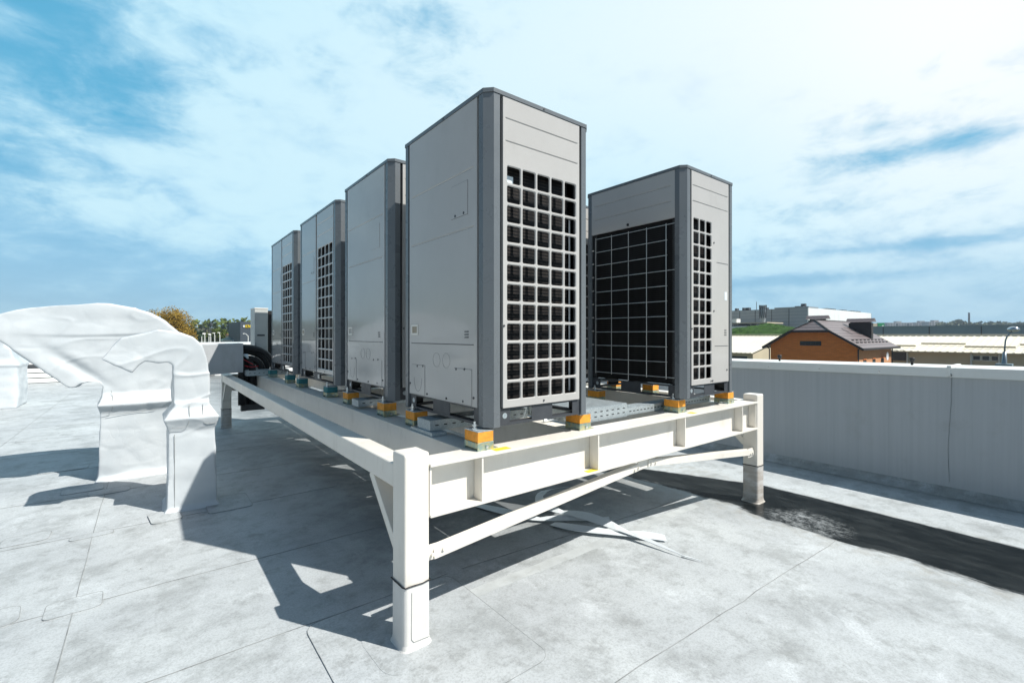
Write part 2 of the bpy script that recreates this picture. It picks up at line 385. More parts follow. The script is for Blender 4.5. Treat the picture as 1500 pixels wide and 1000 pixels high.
sheet(rrect(-.42,-.19,3.34,3.53,.03,.02), .0035); sheet(rrect(-.43,-.19,4.51,4.60,.03,.03), .0035)
sheet(rrect(-.80,-.55,4.66,4.86,.04), .0035); sheet(rrect(-.42,-.12,5.66,5.84,.05,.05), .0035)
sheet(rrect(.62,1.45,1.55,2.47,.07,.0), .0035); sheet(rrect(-.75,-.52,3.40,3.62,.05,.1), .0035)
sheet(rrect(.02,.22,4.52,4.80,.04,.1), .0075); sheet(rrect(-.62,-.32,5.86,6.1,.04,.05), .0035)
sheet(rrect(.80,1.19,1.86,2.24,.09,.02), .0045, edge=False); sheet(rrect(.40,.72,4.5,4.9,.04), .0055)
sheet(rrect(-.9,-.5,6.9,7.1,.05), .0035); sheet(rrect(-1.4,-1.1,9.1,9.3,.05), .0035)
M['lap'] = simple('clean_lap_membrane', (.44, .465, .47), .6, 0, .12, 5, .15, 40, dirt=.35)
def lap(a, b, w, za, zb):
    A = atz(*a, za); B = atz(*b, zb); strip(wob((A.x, A.y), (B.x, B.y), 40, .004), w, .0006, 'roof_lap', 'lap', .0022)
lap((640,893), (1018,738), .085, 0, -.07)
# wider lap band running in the photo's foreground

# right parapet
m = MB(); m.prism([(-14,-7),(20.1,-7),(20.1,.90),(-14,1.22)], 'x', 6.16, 6.5)
o = m.build('parapet_wall', 'parapet_grey'); tag(o, 'long grey membrane-clad parapet wall with vertical drip marks on the right', 'wall')
m = MB()
for a, b in ((-13.9, .93), (.936, 5.2), (5.206, 20.1)):
    m.prism([(6.13,1.055),(6.15,1.055),(6.155,1.125),(6.53,1.13),(6.56,1.05),(6.60,1.05),(6.60,1.158),(6.13,1.149)], 'y', a, b)
m.v = [(x, y, z-.0117*(y-.44)) for x, y, z in m.v]
m.each('coping', 'cap', o, bevel=.004)
m = MB()
for k in range(26): m.disc((6.131, -3+.56*k, 1.085+.004*(k%2)-.0117*(-3.44+.56*k)), (-1,0,0), .008, 8, .005)
m.each('screw', 'bolt', o)
m = MB(); m.box(6.118, 6.62, .915, .945, 1.136, 1.162)
m.box(6.122, 6.131, .92, .94, 1.06, 1.15); m.build('coping_joint', 'cap', o)
m = MB(); pts = []
zz = 1.05
while zz > -.02:
    pts.append((6.156, .93+.012*math.sin(zz*5)+random.uniform(-.002,.002), zz)); zz -= .06
m.tube(pts, .0016, 5); m.build('membrane_seam', 'seam', o)
m = MB(); m.tube([(6.128,.928,1.075),(6.122,.915,1.062),(6.122,.91,1.075),(6.126,.925,1.085)], .003, 6); m.build('wire_loop', 'black', o)
m = MB(); m.prism([(6.05,-.098),(6.16,-.098),(6.16,-.02),(6.13,-.055)], 'y', -13.9, 20.0); m.build('upstand_fillet', 'roof', o)
strip(wob((6.04,-6),(6.04,19),80,.006), .007, .001, t=.001)
def roof_vent(px, py, nm, lab):
    b = atx(px, py, 6.36); b.z = 1.150-.0117*(b.y-.44)
    r = thing('vent_pin', lab, 'vent pin', b, 'black pins on the coping')
    MB().tube([(0,0,0),(0,0,.045)], .012, 8).build('stem', 'black', r)
    MB().tube([(0,0,.038),(0,0,.075),(0,0,.082)], [.022,.026,.015], 10).build('head', 'black', r, True)
roof_vent(1142, 527, 0, 'small black capped pin on the parapet coping in front of the brick gable')
roof_vent(1336, 531, 0, 'small black capped pin on the parapet coping in front of the cream warehouse wall')

# far parapet with ledges
m = MB(); m.box(-30, 6.1, 20.2, 20.6, -7, 1.12); o = m.build('parapet_wall', 'white')
tag(o, 'low white parapet closing the far end of the roof', 'wall')
MB().prism([(20.12,1.10),(20.68,1.10),(20.68,1.19),(20.12,1.17)], 'x', -30, 6.1).build('coping', 'cap', o)
m = MB()
for k, z in enumerate((.02,.17,.32)): m.prism([(19.9+.07*k,z),(20.2,z),(20.2,z+.12),(19.98+.07*k,z+.12),(19.9+.07*k,z+.05)], 'x', -12, 2)
m.each('ledge', 'cap', o)
MB().box(-12, 2, 20.1, 20.18, .46, .56).build('dark_gap', 'vent_dark', o)

# ============================================================ STEEL PLATFORM
PT = .845
plat = thing('steel_platform', 'white painted steel frame platform on wrapped posts carrying the grey condenser units', 'steel platform', (1.0,2.0,0))
def pb(m, name, mat='white_steel', **k):
    m.v = [(x-1.0, y-2.0, z) for x, y, z in m.v]; return m.each(name, mat, plat, **k)[0]
def pb1(m, name, mat='white_steel', **k):
    m.v = [(x-1.0, y-2.0, z) for x, y, z in m.v]; return m.build(name, mat, plat, **k)
PX0, PX1 = .93, 4.44
def ibeam_x(y0, y1, x0, x1):
    m = MB(); yc = (y0+y1)/2
    m.box(x0, x1, y0, y1, PT-.013, PT); m.box(x0, x1, y0, y1, .592, .605); m.box(x0, x1, yc-.004, yc+.004, .605, PT-.013)
    return m
pb1(ibeam_x(1.972, 2.140, 1.062, 4.438), 'front_beam', bevel=.002)
for x in (1.358, 2.248, 3.236, 4.148):
    m = MB()
    m.box(x, x+.011, 1.978, 2.0495, .606, PT-.0135); m.box(x, x+.011, 2.0605, 2.135, .606, PT-.0135); pb(m, 'stiffener', bevel=.0015)
pb1(ibeam_x(8.42, 8.58, 1.062, 4.438), 'rear_beam'); pb1(ibeam_x(5.15, 5.31, 1.512, 4.05), 'middle_beam')
for xa, xb in ((1.345,1.51),(2.165,2.275),(3.23,3.36),(4.08,4.20)):
    m = MB(); m.box(xa, xb, 2.142, 8.418, .60, PT-.0015); pb(m, 'long_beam', bevel=.004)
for xa in (.935, 4.445):
    m = MB(); m.box(xa, xa+.115, 2.117, 8.50, .728, PT-.003); pb(m, 'side_tube', bevel=.010, seg=3)
for k in range(3):   # bolt rows joining beam to post
    for xx, s in ((1.064,1),(4.436,-1)):
        z = .66+.063*k; m = MB(); m.tube([(xx,2.022,z),(xx+s*.012,2.022,z)], .015, 6); m.tube([(xx+s*.012,2.022,z),(xx+s*.020,2.022,z)], .008, 8); pb1(m, 'bolt')
for xx, s in ((1.0625,1),(4.4275,-1)):
    m = MB(); m.box(min(xx,xx+s*.010), max(xx,xx+s*.010), 1.985, 2.05, .61, .83); pb(m, 'end_plate')
posts = [(PX0,1.981),(PX1,1.981),(PX0,8.50),(PX1,8.50)]
for i, (x, y) in enumerate(posts):
    zb = roof_z(x+.1); wz = .30 if x < 2 else .245
    m = MB(); m.box(x, x+.13, y, y+.134, zb+.05, .908 if i < 2 else PT+.004); pb(m, 'post', bevel=.016, seg=4, smooth=False)
    # membrane sleeve
    m = MB(); n = 24; lev = [zb-.003, zb+.012, zb+.03, zb+.08, wz-.1, wz]; ex = [.022,.010,.005,.004,.004,.0035]
    for z, e in zip(lev, ex):
        loop = []
        r = .02+e
        for cx, cy, a0 in ((x+.13+e-r,y+.134+e-r,0),(x-e+r,y+.134+e-r,90),(x-e+r,y-e+r,180),(x+.13+e-r,y-e+r,270)):
            for k in range(6):
                t = math.radians(a0+18*k); loop.append((cx+r*math.cos(t), cy+r*math.sin(t), z+(random.uniform(-.003,.003) if z == wz else 0)))
        m.v += loop
    for j in range(len(lev)-1):
        for k in range(n): m.f.append((j*n+k, j*n+(k+1)%n, (j+1)*n+(k+1)%n, (j+1)*n+k))
    m.f.append(tuple((len(lev)-1)*n+k for k in range(n)))
    sl = pb(m, 'membrane_sleeve', 'white_wrap' if i == 0 else 'post_wrap', smooth=False)
    pts = []
    for cx, cy in ((x,y+.134),(x,y),(x+.13,y),(x+.13,y+.134)):
        pass
    ring = [(x-.005,y+.134)]+[(x-.005+t*.0,y+.134-t*.134) for t in (.3,.6,.9)]+[(x+.004,y-.004)]+[(x+t*.13,y-.006) for t in (.15,.4,.7,.9)]+[(x+.134,y+.002),(x+.135,y+.07),(x+.134,y+.134)]
    m = MB(); m.tube([(a, b, wz-(.004 if 0 else 0)+random.uniform(-.0025,.0025)) for a, b in ring], .0035, 6); pb(m, 'sealant_line', 'black')
    if i == 0:
        m = MB(); m.tube([(x+.035,y-.0048,wz-.03),(x+.033,y-.0048,.10),(x+.033,y-.006,.055),(x+.045,y-.007,.04),(x+.125,y-.007,.036)], .0012, 5); pb(m, 'sleeve_seam', 'seam')
# knee braces
for x in (PX0, PX1):
    for y, s in ((2.115,1),(8.50,-1)):
        m = MB(); m.bar((x+.06, y+s*.30, .735), (x+.06, y-s*.01, .44), .10, .052); pb(m, 'knee_brace', bevel=.003)
# front stay: two angles meeting at a plate under the beam
def angle(a, b, name):
    m = MB(); m.bar(a, b, .006, .045, (0,0,1)); a2 = Vector(a)+Vector((0,.026,.0235)); b2 = Vector(b)+Vector((0,.026,.0235)); m.bar(a2, b2, .052, .005, (0,0,1)); pb1(m, name)
angle((1.10,2.012,.395), (2.70,2.012,.535), 'stay'); angle((2.82,2.012,.545), (4.43,2.012,.372), 'stay')
m = MB(); m.box(1.061, 1.175, 2.016, 2.024, .375, .445); m.box(1.061, 1.15, 2.016, 2.08, .372, .3749); pb(m, 'gusset_plate')
m = MB(); m.prism([(2.62,.505),(2.72,.575),(2.84,.590),(2.92,.56),(2.94,.525),(2.78,.515)], 'y', 2.0165, 2.0235); pb(m, 'gusset_plate')
m = MB(); m.box(4.34, 4.4385, 2.016, 2.024, .335, .415); pb(m, 'gusset_plate')
m = MB()
for x, z in ((1.09,.40),(1.15,.41),(2.66,.525),(2.70,.535),(2.85,.54),(2.90,.535),(4.37,.37),(4.41,.372)): m.tube([(x,2.009,z),(x,2.000,z)], .008, 6)
pb(m, 'stay_bolt')
# yellow paint marks
for x, y in ((1.35,2.0),(2.185,2.0)): pass
m = MB(); m.box(2.16,2.275,1.978,2.02,.6052,.6065); m.box(1.46,1.56,1.99,2.04,PT+.0002,PT+.0012); m.box(3.36,3.42,1.985,2.04,PT+.0002,PT+.0012); pb(m, 'paint_mark', 'yellow')

# ============================================================ CONDENSER UNITS
UH = 1.83
def side_matrix(side, W, D):
    """local side frame (u along the face from left to right seen from outside, n outward) -> unit frame; unit spans x 0..W, y 0..D"""
    if side == 'front': o, u, n = (0,0,0), (1,0,0), (0,-1,0)
    if side == 'left':  o, u, n = (0,D,0), (0,-1,0), (-1,0,0)
    if side == 'right': o, u, n = (W,0,0), (0,1,0), (1,0,0)
    if side == 'back':  o, u, n = (W,D,0), (-1,0,0), (0,1,0)
    return Matrix(((u[0],n[0],0,o[0]),(u[1],n[1],0,o[1]),(0,0,1,0),(0,0,0,1)))
def panel_grid(u0, u1, z0, z1, grooves, ins=.035, t=.02):
    """pressed steel panel with V grooves; in local u, n, z"""
    us = [u0, u0+ins, u0+ins+.01, u1-ins-.01, u1-ins, u1]; zs = [z0]
    for g in sorted(grooves): zs += [g-.006, g-.002, g+.002, g+.006]
    zs.append(z1); m = MB(); nu = len(us)
    for z in zs:
        for i, u in enumerate(us):
            deep = any(abs(z-g) < .003 for g in grooves) and 2 <= i <= 3
            m.v.append((u, -.0045 if deep else 0, z))
    for j in range(len(zs)-1):
        for i in range(nu-1): m.f.append((j*nu+i, j*nu+i+1, (j+1)*nu+i+1, (j+1)*nu+i))
    # returns
    for a, b in (((u0,z0),(u1,z0)),((u1,z0),(u1,z1)),((u1,z1),(u0,z1)),((u0,z1),(u0,z0))):
        m.add([(a[0],0,a[1]),(b[0],0,b[1]),(b[0],-t,b[1]),(a[0],-t,a[1])], [(0,1,2,3)])
    return m
def lattice(m, u0, u1, z0, z1, nu, nzz, bar=.0165, r=.009):
    """cells with rounded openings, soft lip, 2 cm deep; outer bounds u0..u1"""
    cw = (u1-u0)/nu; ch = (z1-z0)/nzz
    for a in range(nu):
        for c in range(nzz):
            x0, x1 = u0+a*cw, u0+(a+1)*cw; y0, y1 = z0+c*ch, z0+(c+1)*ch
            def ringpts(ins, rr):
                o = []
                for cx, cy, a0 in ((x1-ins-rr,y1-ins-rr,0),(x0+ins+rr,y1-ins-rr,90),(x0+ins+rr,y0+ins+rr,180),(x1-ins-rr,y0+ins+rr,270)):
                    for k in range(3):
                        t = math.radians(a0+45*k); o.append((cx+rr*math.cos(t), cy+rr*math.sin(t)))
                return o
            h = bar/2; I = ringpts(h-.004, r+.002)
            q = max(h-.004+r+.002, .006)
            O = [(x1,y1-q),(x1,y1),(x1-q,y1),(x0+q,y1),(x0,y1),(x0,y1-q),(x0,y0+q),(x0,y0),(x0+q,y0),(x1-q,y0),(x1,y0),(x1,y0+q)]
            rings = [(O, 0), (I, 0), (ringpts(h, r), -.004), (ringpts(h+.0008, r), -.009)]
            k = len(m.v)
            for pts, n in rings: m.v += [(p[0], n, p[1]) for p in pts]
            for q2 in range(3):
                for i in range(12): m.f.append((k+q2*12+i, k+q2*12+(i+1)%12, k+(q2+1)*12+(i+1)%12, k+(q2+1)*12+i))
    return m
def frame4(m, U0, U1, Z0, Z1, u0, u1, z0, z1, t=.02):
    """plain panel round an opening u0..u1, z0..z1"""
    for a, b, c, d in ((U0,U1,Z0,z0),(U0,U1,z1,Z1),(U0,u0,z0,z1),(u1,U1,z0,z1)):
        if b-a > 1e-4 and d-c > 1e-4: m.add([(a,0,c),(b,0,c),(b,0,d),(a,0,d)], [(0,1,2,3)])
    for a, b in (((U0,Z0),(U1,Z0)),((U1,Z0),(U1,Z1)),((U1,Z1),(U0,Z1)),((U0,Z1),(U0,Z0))):
        m.add([(a[0],0,a[1]),(b[0],0,b[1]),(b[0],-t,b[1]),(a[0],-t,a[1])], [(0,1,2,3)])
    return m
PZ0, PZ1 = .100, 1.806
def screws(parent, X, pts, r=.0065, mat='darkmetal'):
    m = MB()
    for u, z in pts: m.disc((u, 0, z), (0,1,0), r, 8, .004)
    m.xf(X); return m.each('screw', mat, parent)
def groove_line(u0, u1, z, w=.0045):
    return MB().box(u0, u1, .0004, .0014, z-w/2, z+w/2)
def hatch(parent, X, u0, u1, z0, z1, name='access_hatch', sc=True, gap='recess'):
    m = MB(); m.box(u0, u1, .0004, .0022, z0, z1); m.xf(X); h = m.build(name, 'panel', parent)
    m = MB(); w = .0022
    m.box(u0-w, u1+w, .0002, .0012, z0-w, z0); m.box(u0-w, u1+w, .0002, .0012, z1, z1+w); m.box(u1, u1+w, .0002, .0012, z0, z1); m.box(u0-w, u0, .0002, .0012, z0, z1)
    m.xf(X); m.build('shadow_gap', 'gap', h)
    return h
def arc_line(u, z, a, b, t0, t1, r=.0016, n=14):
    return [(u+a*math.cos(math.radians(t0+(t1-t0)*k/n)), .001, z+b*math.sin(math.radians(t0+(t1-t0)*k/n))) for k in range(n+1)]
def service_panel(root, X, u0, u1, small=False):
    """plain pressed door: grooves, hatch, handle, logo marks, knock-outs"""
    W = u1-u0
    p = panel_grid(u0, u1, PZ0, PZ1, [1.103, 1.432], .03).xf(X).build('service_panel', 'panel', root)
    k = min(1.0, W/.82)
    # hatch upper right seen from outside
    hu1 = u1-.092*k; hu0 = hu1-.178*k
    h = hatch(p, X, hu0, hu1, 1.185, 1.375)
    screws(h, X, [(hu0+.045*k, 1.197), (hu1-.04*k, 1.197)], .008)
    groove_line(u0+.03, u1-.03, .445, .005).xf(X).build('horizontal_joint', 'recess', p)
    # handle
    m = MB(); a, b = u0+.035*k, u0+.035*k+.095
    m.box(a, b, 0, .004, .500, .513); m.box(a, b, 0, .004, .557, .570); m.box(a, a+.012, 0, .004, .513, .557); m.box(b-.012, b, 0, .004, .513, .557)
    m.xf(X); hd = m.build('handle', 'white_steel', p)
    MB().box(a+.012, b-.012, .0003, .0012, .513, .557).xf(X).build('handle_recess', 'handle_in', hd)
    # printed marks column (rows of short strokes)
    m = MB(); c = u1-.105*k
    for z in (.487,.503,.519):
        m.box(c-.022, c+.022, .0004, .0010, z-.004, z-.0015)
        for q in (-.018,-.006,.006,.016): m.box(c+q, c+q+.006, .0004, .0010, z-.0015, z+.005)
    m.xf(X).build('printed_mark', 'letter', p)
    # lower cover plates
    hatch(p, X, u0+.045*k, u0+.225*k, PZ0+.004, .30, 'cover_plate')
    h2 = hatch(p, X, u1-.235*k, u1-.05*k, PZ0+.004, .305, 'cover_plate')
    m = MB(); m.tube(arc_line(u0+.13*k, .215, .055*k, .09, 180, 360), .0022, 5); m.tube(arc_line(u0+.38*k, .345, .045*k, .045, 0, 360), .0005, 5); m.tube(arc_line(u0+.50*k, .345, .045*k, .045, 0, 360), .0005, 5)
    m.tube(arc_line(u1-.10*k, .19, .028*k, .042, -100, 100), .0012, 5); m.tube(arc_line(u1-.10*k, .262, .028*k, .03, -100, 100), .0009, 5); m.tube(arc_line(u1-.175*k, .25, .022*k, .03, 60, 300), .0009, 5)
    m.xf(X).each('knock_out', 'gap', p)
    screws(p, X, [(u0+.012,.17),(u0+.12*k,.292),(u0+.20*k,.296),(u1-.215*k,.300),(u1-.125*k,.304),(u0+.255*k,.118),(u0+.50*k,.116),(u1-.032,.15),(u1-.14*k,.12)], .0072)
    return p
def grille_panel(root, X, u0, u1, cols, rows=12, plain_right=0.0, gz0=.135, gz1=1.44):
    m = MB(); a, b = u0+.022, u1-.022-plain_right
    gr = [z for z in (1.565, 1.69)]
    # upper plain part with two grooves
    up = panel_grid(u0, u1, gz1, PZ1, gr, .012); m.add(up.v, up.f)
    frame4(m, u0, u1, PZ0, gz1, a, b, gz0, gz1)
    lattice(m, a, b, gz0, gz1, cols, rows)
    p = m.xf(X).build('grille_panel', 'panel', root, merge=True)
    screws(p, X, [((u0+u1)/2, .118), (u0+.006, .55)], .006)
    if plain_right > .1:
        h = MB().box(b+.075, u1-.012, .0004, .0014, 1.108, 1.112); h.box(b+.045, u1-.01, .0004, .0014, .405, .409)
        h.xf(X).each('panel_joint', 'recess', p)
        MB().box(u1-.07, u1-.03, .0004, .0012, .80, .87).xf(X).build('sticker', 'label', p)
        q = MB()
        for z in (.50,.52,.54): q.box(u1-.075, u1-.035, .0004, .0012, z-.004, z); q.box(u1-.07, u1-.062, .0004, .0012, z, z+.006); q.box(u1-.05, u1-.042, .0004, .0012, z, z+.006)
        q.xf(X).build('printed_mark', 'letter', p)
        screws(p, X, [(b+.03,1.27),(b+.03,.70),(b+.01,.12),(u1-.03,.2)], .0075)
    return p
def coil(root, X, u0, u1, depth=.055, mat='coil', gap=0.0):
    m = MB(); m.box(u0, u1-gap, -depth-.02, -depth, .105, 1.80); m.xf(X); c = m.build('coil', mat, root)
    return c
def wire_guard(root, X, u0, u1):
    """open coil under a plain fascia, guarded by welded wire"""
    p = panel_grid(u0, u1, 1.43, PZ1, [1.565, 1.69], .03).xf(X).build('fascia', 'panel', root)
    screws(p, X, [((u0+u1)/2-.02, 1.455)], .013, 'black')
    c = coil(root, X, u0-.03, u1+.03, .03, 'coil_black')
    m = MB()
    for k in range(78):
        z = .15+k*.0162; m.box(u1-.01, u1+.032, -.0295, -.006, z, z+.0035)
    m.xf(X).build('fin_comb', 'darkmetal', c)
    m = MB(); n = 5; us = [u0+.055+ (u1-u0-.13)*i/(n-1) for i in range(n)]
    for i, u in enumerate(us): m.tube([(u, .006, 1.395), (u, .006, .148 if i != 2 else .108)], .0032, 6)
    for k in range(11):
        z = 1.385-.1225*k; e = u1-.002 if k in (0,3,7,10) else us[-1]+.008
        m.tube([(us[0]-.006, .0015, z), (e, .0015, z)], .0026, 6)
    m.xf(X).build('wire_guard', 'wire', root)
    m = MB()
    for k in range(9): z = 1.28-.125*k; m.box(u0-.045, u0+.02, -.012, -.004, z, z+.012)
    m.xf(X).each('clip', 'wire', root)
def rail(root, X, W, open_=True):
    m = MB(); a, b = .07, W-.07; dn = -.012
    m.box(a, b, dn-.05, dn, .002, .016); m.box(a, b, dn-.012, dn, .088, .0985)
    segs = [(a,.075*W/1.0+.10),(.40*W,.60*W),(W-.15,b)] if open_ else [(a,.2*W),(.8*W,b)]
    for s0, s1 in segs: m.box(s0, s1, dn-.004, dn-.001, .016, .088)
    m.xf(X); r = m.build('base_rail', 'darkmetal', root)
    m = MB(); m.disc((segs[0][1]-.035, dn-.001, .055), (0,1,0), .016, 12, .001); m.xf(X).build('rail_hole', 'galv', r)
def make_unit(W, D, sides, label, loc, group=None, fasc=None):
    r = thing('condenser_unit', label, 'condenser unit', loc, group)
    c, fl, t = .042, .083, .014
    for side_i, (cx, cy, sx, sy) in enumerate(((0,0,1,1),(W,0,-1,1),(W,D,-1,-1),(0,D,1,-1))):
        poly = [(0,c),(c,0),(fl,0),(fl,t),(c+.005,t),(t,c+.005),(t,fl),(0,fl)]
        m = MB(); m.prism([(cx+sx*p[0], cy+sy*p[1]) for p in poly], 'z', 0.0, 1.8055)
        m.build('corner_post', 'frame', r)
        m = MB()
        q = [(cx+sx*.0135, cy+sy*.071), (cx+sx*.071, cy+sy*.0135)]
    for s in ('front','left','right','back'):
        X = side_matrix(s, W, D); w = W if s in ('front','back') else D
        kind = sides[s]; u0, u1 = .104, w-.102
        # recess strips beside posts, shadow on the grey put in as darker colour
        m = MB(); m.box(.02, u0+.02, -.034, -.030, .02, 1.80); m.box(u1-.02, w-.02, -.034, -.030, .02, 1.80); m.xf(X).each('recess_strip', 'recess', r)
        m = MB(); m.disc((w-.082,-.03,.55),(0,1,0),.008,8,.006); m.disc((w-.082,-.03,.60),(0,1,0),.008,8,.006); m.disc((w-.082,-.03,.12),(0,1,0),.008,8,.006); m.disc((w-.082,-.03,1.32),(0,1,0),.008,8,.006); m.xf(X).each('screw','black',r)
        if kind == 'service': service_panel(r, X, u0, u1)
        elif kind == 'grille':
            grille_panel(r, X, u0, u1, 5); coil(r, X, u0, u1, .055, 'coil', .055)
            MB().tube([(u1-.038,-.05,.15),(u1-.038,-.05,1.22)], .006, 8).xf(X).build('riser_pipe','lagging',r)
            MB().box(u0+.035, u0+.105, -.053, -.045, 1.345, 1.395).xf(X).build('sticker', 'label', r)
        elif kind == 'grille3':
            grille_panel(r, X, u0, u1, 3, 12, .255); coil(r, X, u0, u1, .055)
        elif kind == 'guard': wire_guard(r, X, u0-.02, u1+.02)
        elif kind == 'split':
            mid = u0+(u1-u0)*.505
            service_panel(r, X, u0, mid-.022)
            grille_panel(r, X, mid+.022, u1, 4); coil(r, X, mid, u1, .055)
            MB().box(mid-.03, mid+.03, -.03, -.024, .02, 1.80).xf(X).build('recess_strip', 'recess', r)
            MB().box(mid+.06, mid+.12, .0005, .002, .03, .075).xf(X).build('rating_plate', 'white_steel', r)
        elif kind == 'plain': panel_grid(u0, u1, PZ0, PZ1, [1.103,1.432], .03).xf(X).build('rear_panel', 'panel', r)
        rail(r, X, w, True)
    # cap: chamfered octagon rim, fan deck below rim level
    e = .004
    def octa(k, cc): return [(-k,cc-k),(cc-k,-k),(W-cc+k,-k),(W+k,cc-k),(W+k,D-cc+k),(W-cc+k,D+k),(cc-k,D+k),(-k,D-cc+k)]
    m = MB(); m.prism(octa(e, c), 'z', 1.808, UH)
    m.box(.10,W-.10,.10,D-.10,1.78,1.8075)
    cap = m.build('top_cap', 'frame', r)
    m = MB(); m.disc((W*.5,-e-.0005,1.819),(0,-1,0),.006,8,.003); m.disc((-e-.0005,D*.45,1.819),(-1,0,0),.006,8,.003); m.each('screw','darkmetal',cap)
    nf = 1 if D < 1.2 else 2
    for k in range(nf):
        cy = D*(k+.5)/nf; m = MB()
        for rr in (.12,.18,.24,.30):
            pts = [(W/2+rr*math.cos(t*math.pi/12), cy+rr*math.sin(t*math.pi/12), UH+.012) for t in range(25)]; m.tube(pts, .003, 5, False)
        for a in range(8):
            t = a*math.pi/4; m.tube([(W/2+.1*math.cos(t), cy+.1*math.sin(t), UH+.012),(W/2+.31*math.cos(t), cy+.31*math.sin(t), UH+.004)], .003, 5)
        m.build('fan_guard', 'wire', r)
    return r
UZ = .960
GU = 'condenser units in the left row'
u1 = make_unit(.803, 1.037, dict(left='service', front='grille', right='guard', back='plain'), 'nearest and tallest-looking grey condenser unit, with a five-column grille on its sunny face', (1.43,2.03,UZ), GU)
u2 = copy_tree(u1, (1.437,3.308,UZ), 'plain-doored grey condenser unit directly behind the nearest one in the left row', GU)
u3 = make_unit(.803, 1.392, dict(left='split', front='grille', right='guard', back='plain'), 'wide third condenser unit of the left row, half door and half grille', (1.465,4.640,UZ), GU)
u4 = copy_tree(u3, (1.475,6.335,UZ), 'farthest wide condenser unit of the left row, beside the small outdoor unit', GU)
u5 = make_unit(.792, 1.040, dict(left='guard', front='grille3', right='service', back='plain'), 'right-hand condenser unit with black coil behind a wire guard and three-column grille', (3.29,2.018,UZ), 'condenser units in the right row')
u6 = copy_tree(u5, (3.29,3.30,UZ), 'mostly hidden condenser unit behind the right-hand one with the wire guard', 'condenser units in the right row')

# ------------------------------------------------------------ vibration pads
def make_pad(col, label, loc):
    r = thing('vibration_pad', label, 'vibration pad', loc, 'vibration pads under the condenser units')
    w, d = .104, .132
    m = MB(); m.box(0, w, 0, .005, 0, .044); m.box(0, .005, .005, d, .012, .044); m.box(0, w, .005, d, .040, .044); m.box(0, w, d-.005, d, 0, .040)
    m.box(.005, w+.035, .006, .05, .0, .004); m.build('bracket', 'zinc', r, bevel=.001, seg=1)
    MB().box(.001, w-.001, .001, d-.001, .0445, .100).build('foam_block', col, r, bevel=.004)
    MB().box(.0, w, .0, d, .1005, .105).build('top_plate', 'galv', r)
    m = MB(); x, y = w*.5, d*.42
    if True:
        x -= .035
    m.tube([(x,y,.105),(x,y,.150)], .0065, 8); m.tube([(x,y,.1055),(x,y,.116)], .013, 6); m.tube([(x,y,.124),(x,y,.134)], .012, 6); m.build('bolt', 'bolt', r)
    m = MB(); m.tube([(w*.55,-.001,.018),(w*.55,-.008,.018)], .009, 6); m.tube([(w+.015,.03,.004),(w+.015,.03,.010)], .009, 6); m.each('fixing_screw', 'bolt', r)
    return r
pad0 = make_pad('orange', 'orange foam pad under the front left foot of the nearest condenser unit', (1.374,2.040,PT))
padT = make_pad('teal', 'teal foam pad under the near left foot of the wide third condenser unit', (1.40,4.72,PT))
def padc(src, x, y, lab): copy_tree(src, (x, y, PT), lab)
padc(pad0, 1.40, 2.835, 'orange foam pad under the rear left foot of the nearest unit, beside a tray end')
padc(pad0, 2.187, 2.078, 'orange foam pad under the front right foot of the nearest unit')
padc(pad0, 2.187, 2.86, 'orange foam pad under the rear right foot of the nearest condenser unit')
padc(pad0, 1.40, 3.335, 'orange foam pad under the near left foot of the second condenser unit')
padc(pad0, 1.40, 4.13, 'orange foam pad under the far left foot of the second condenser unit')
padc(pad0, 2.187, 3.335, 'orange foam pad under the near right foot of the second condenser unit')
padc(pad0, 2.187, 4.13, 'orange foam pad under the far right foot of the second condenser unit')
padc(padT, 1.40, 5.80, 'teal foam pad under the far left foot of the wide third condenser unit')
padc(padT, 2.187, 4.72, 'teal foam pad under the near right foot of the third condenser unit')
padc(padT, 2.187, 5.80, 'teal foam pad under the far right foot of the third condenser unit')
padc(padT, 1.41, 6.42, 'teal foam pad under the near left foot of the farthest wide condenser unit')
padc(padT, 1.41, 7.48, 'teal foam pad under the far left foot of the farthest wide condenser unit')
padc(pad0, 3.285, 2.066, 'orange foam pad under the front left foot of the unit with the wire guard')
padc(pad0, 4.085, 2.075, 'orange foam pad under the front right foot of the right-hand unit, nearest the far post')
padc(pad0, 3.25, 2.86, 'orange foam pad under the rear left foot of the right-hand unit')
padc(pad0, 4.085, 2.86, 'orange foam pad under the rear right foot of the right-hand unit')
padc(pad0, 3.25, 3.335, 'orange foam pad under the near left foot of the mostly hidden unit')
padc(pad0, 4.085, 3.335, 'orange foam pad under the near right foot of the mostly hidden unit')

# ------------------------------------------------------------ cable trays (perforated)
def tray(name, label, x0, x1, y0, y1, z0, z1, lid=True, step=.062, rows=1, group='galvanised cable trays on the platform', z_lip=True):
    L = x1-x0; r = thing(name, label, 'cable tray', (x0,y0,z0), group); H = z1-z0; D = y1-y0
    m = MB()
    m.box(0, L, 0, D, 0, .002); zt = [.0]
    m.box(0, L, 0, .002, .002, H); m.box(0, L, D-.002, D, .002, H); m.box(0, .002, .002, D-.002, .002, H); m.box(L-.002, L, .002, D-.002, .002, H)
    m.box(0, L, .002, .014, H-.002, H)
    m.build('tray_body', 'galv', r)
    s = MB(); k = 0; x = .035
    while x < L-.05:
        for q in range(rows):
            z = H*(q+1)/(rows+1) - .003
            s.box(x, x+.024, -.0008, .0004, z, z+.007)
            s.box(x, x+.024, D-.0004, D+.0008, z, z+.007)
        x += step
    s.build('slots', 'black', r)
    if lid:
        m = MB(); m.box(.004, L-.004, .004, D-.004, H+.0005, H+.0025); m.box(.004,L-.004,D*.3,D*.32,H+.0026,H+.0045); m.box(.004,L-.004,D*.66,D*.68,H+.0026,H+.0045); m.build('lid', 'galv', r)
    return r
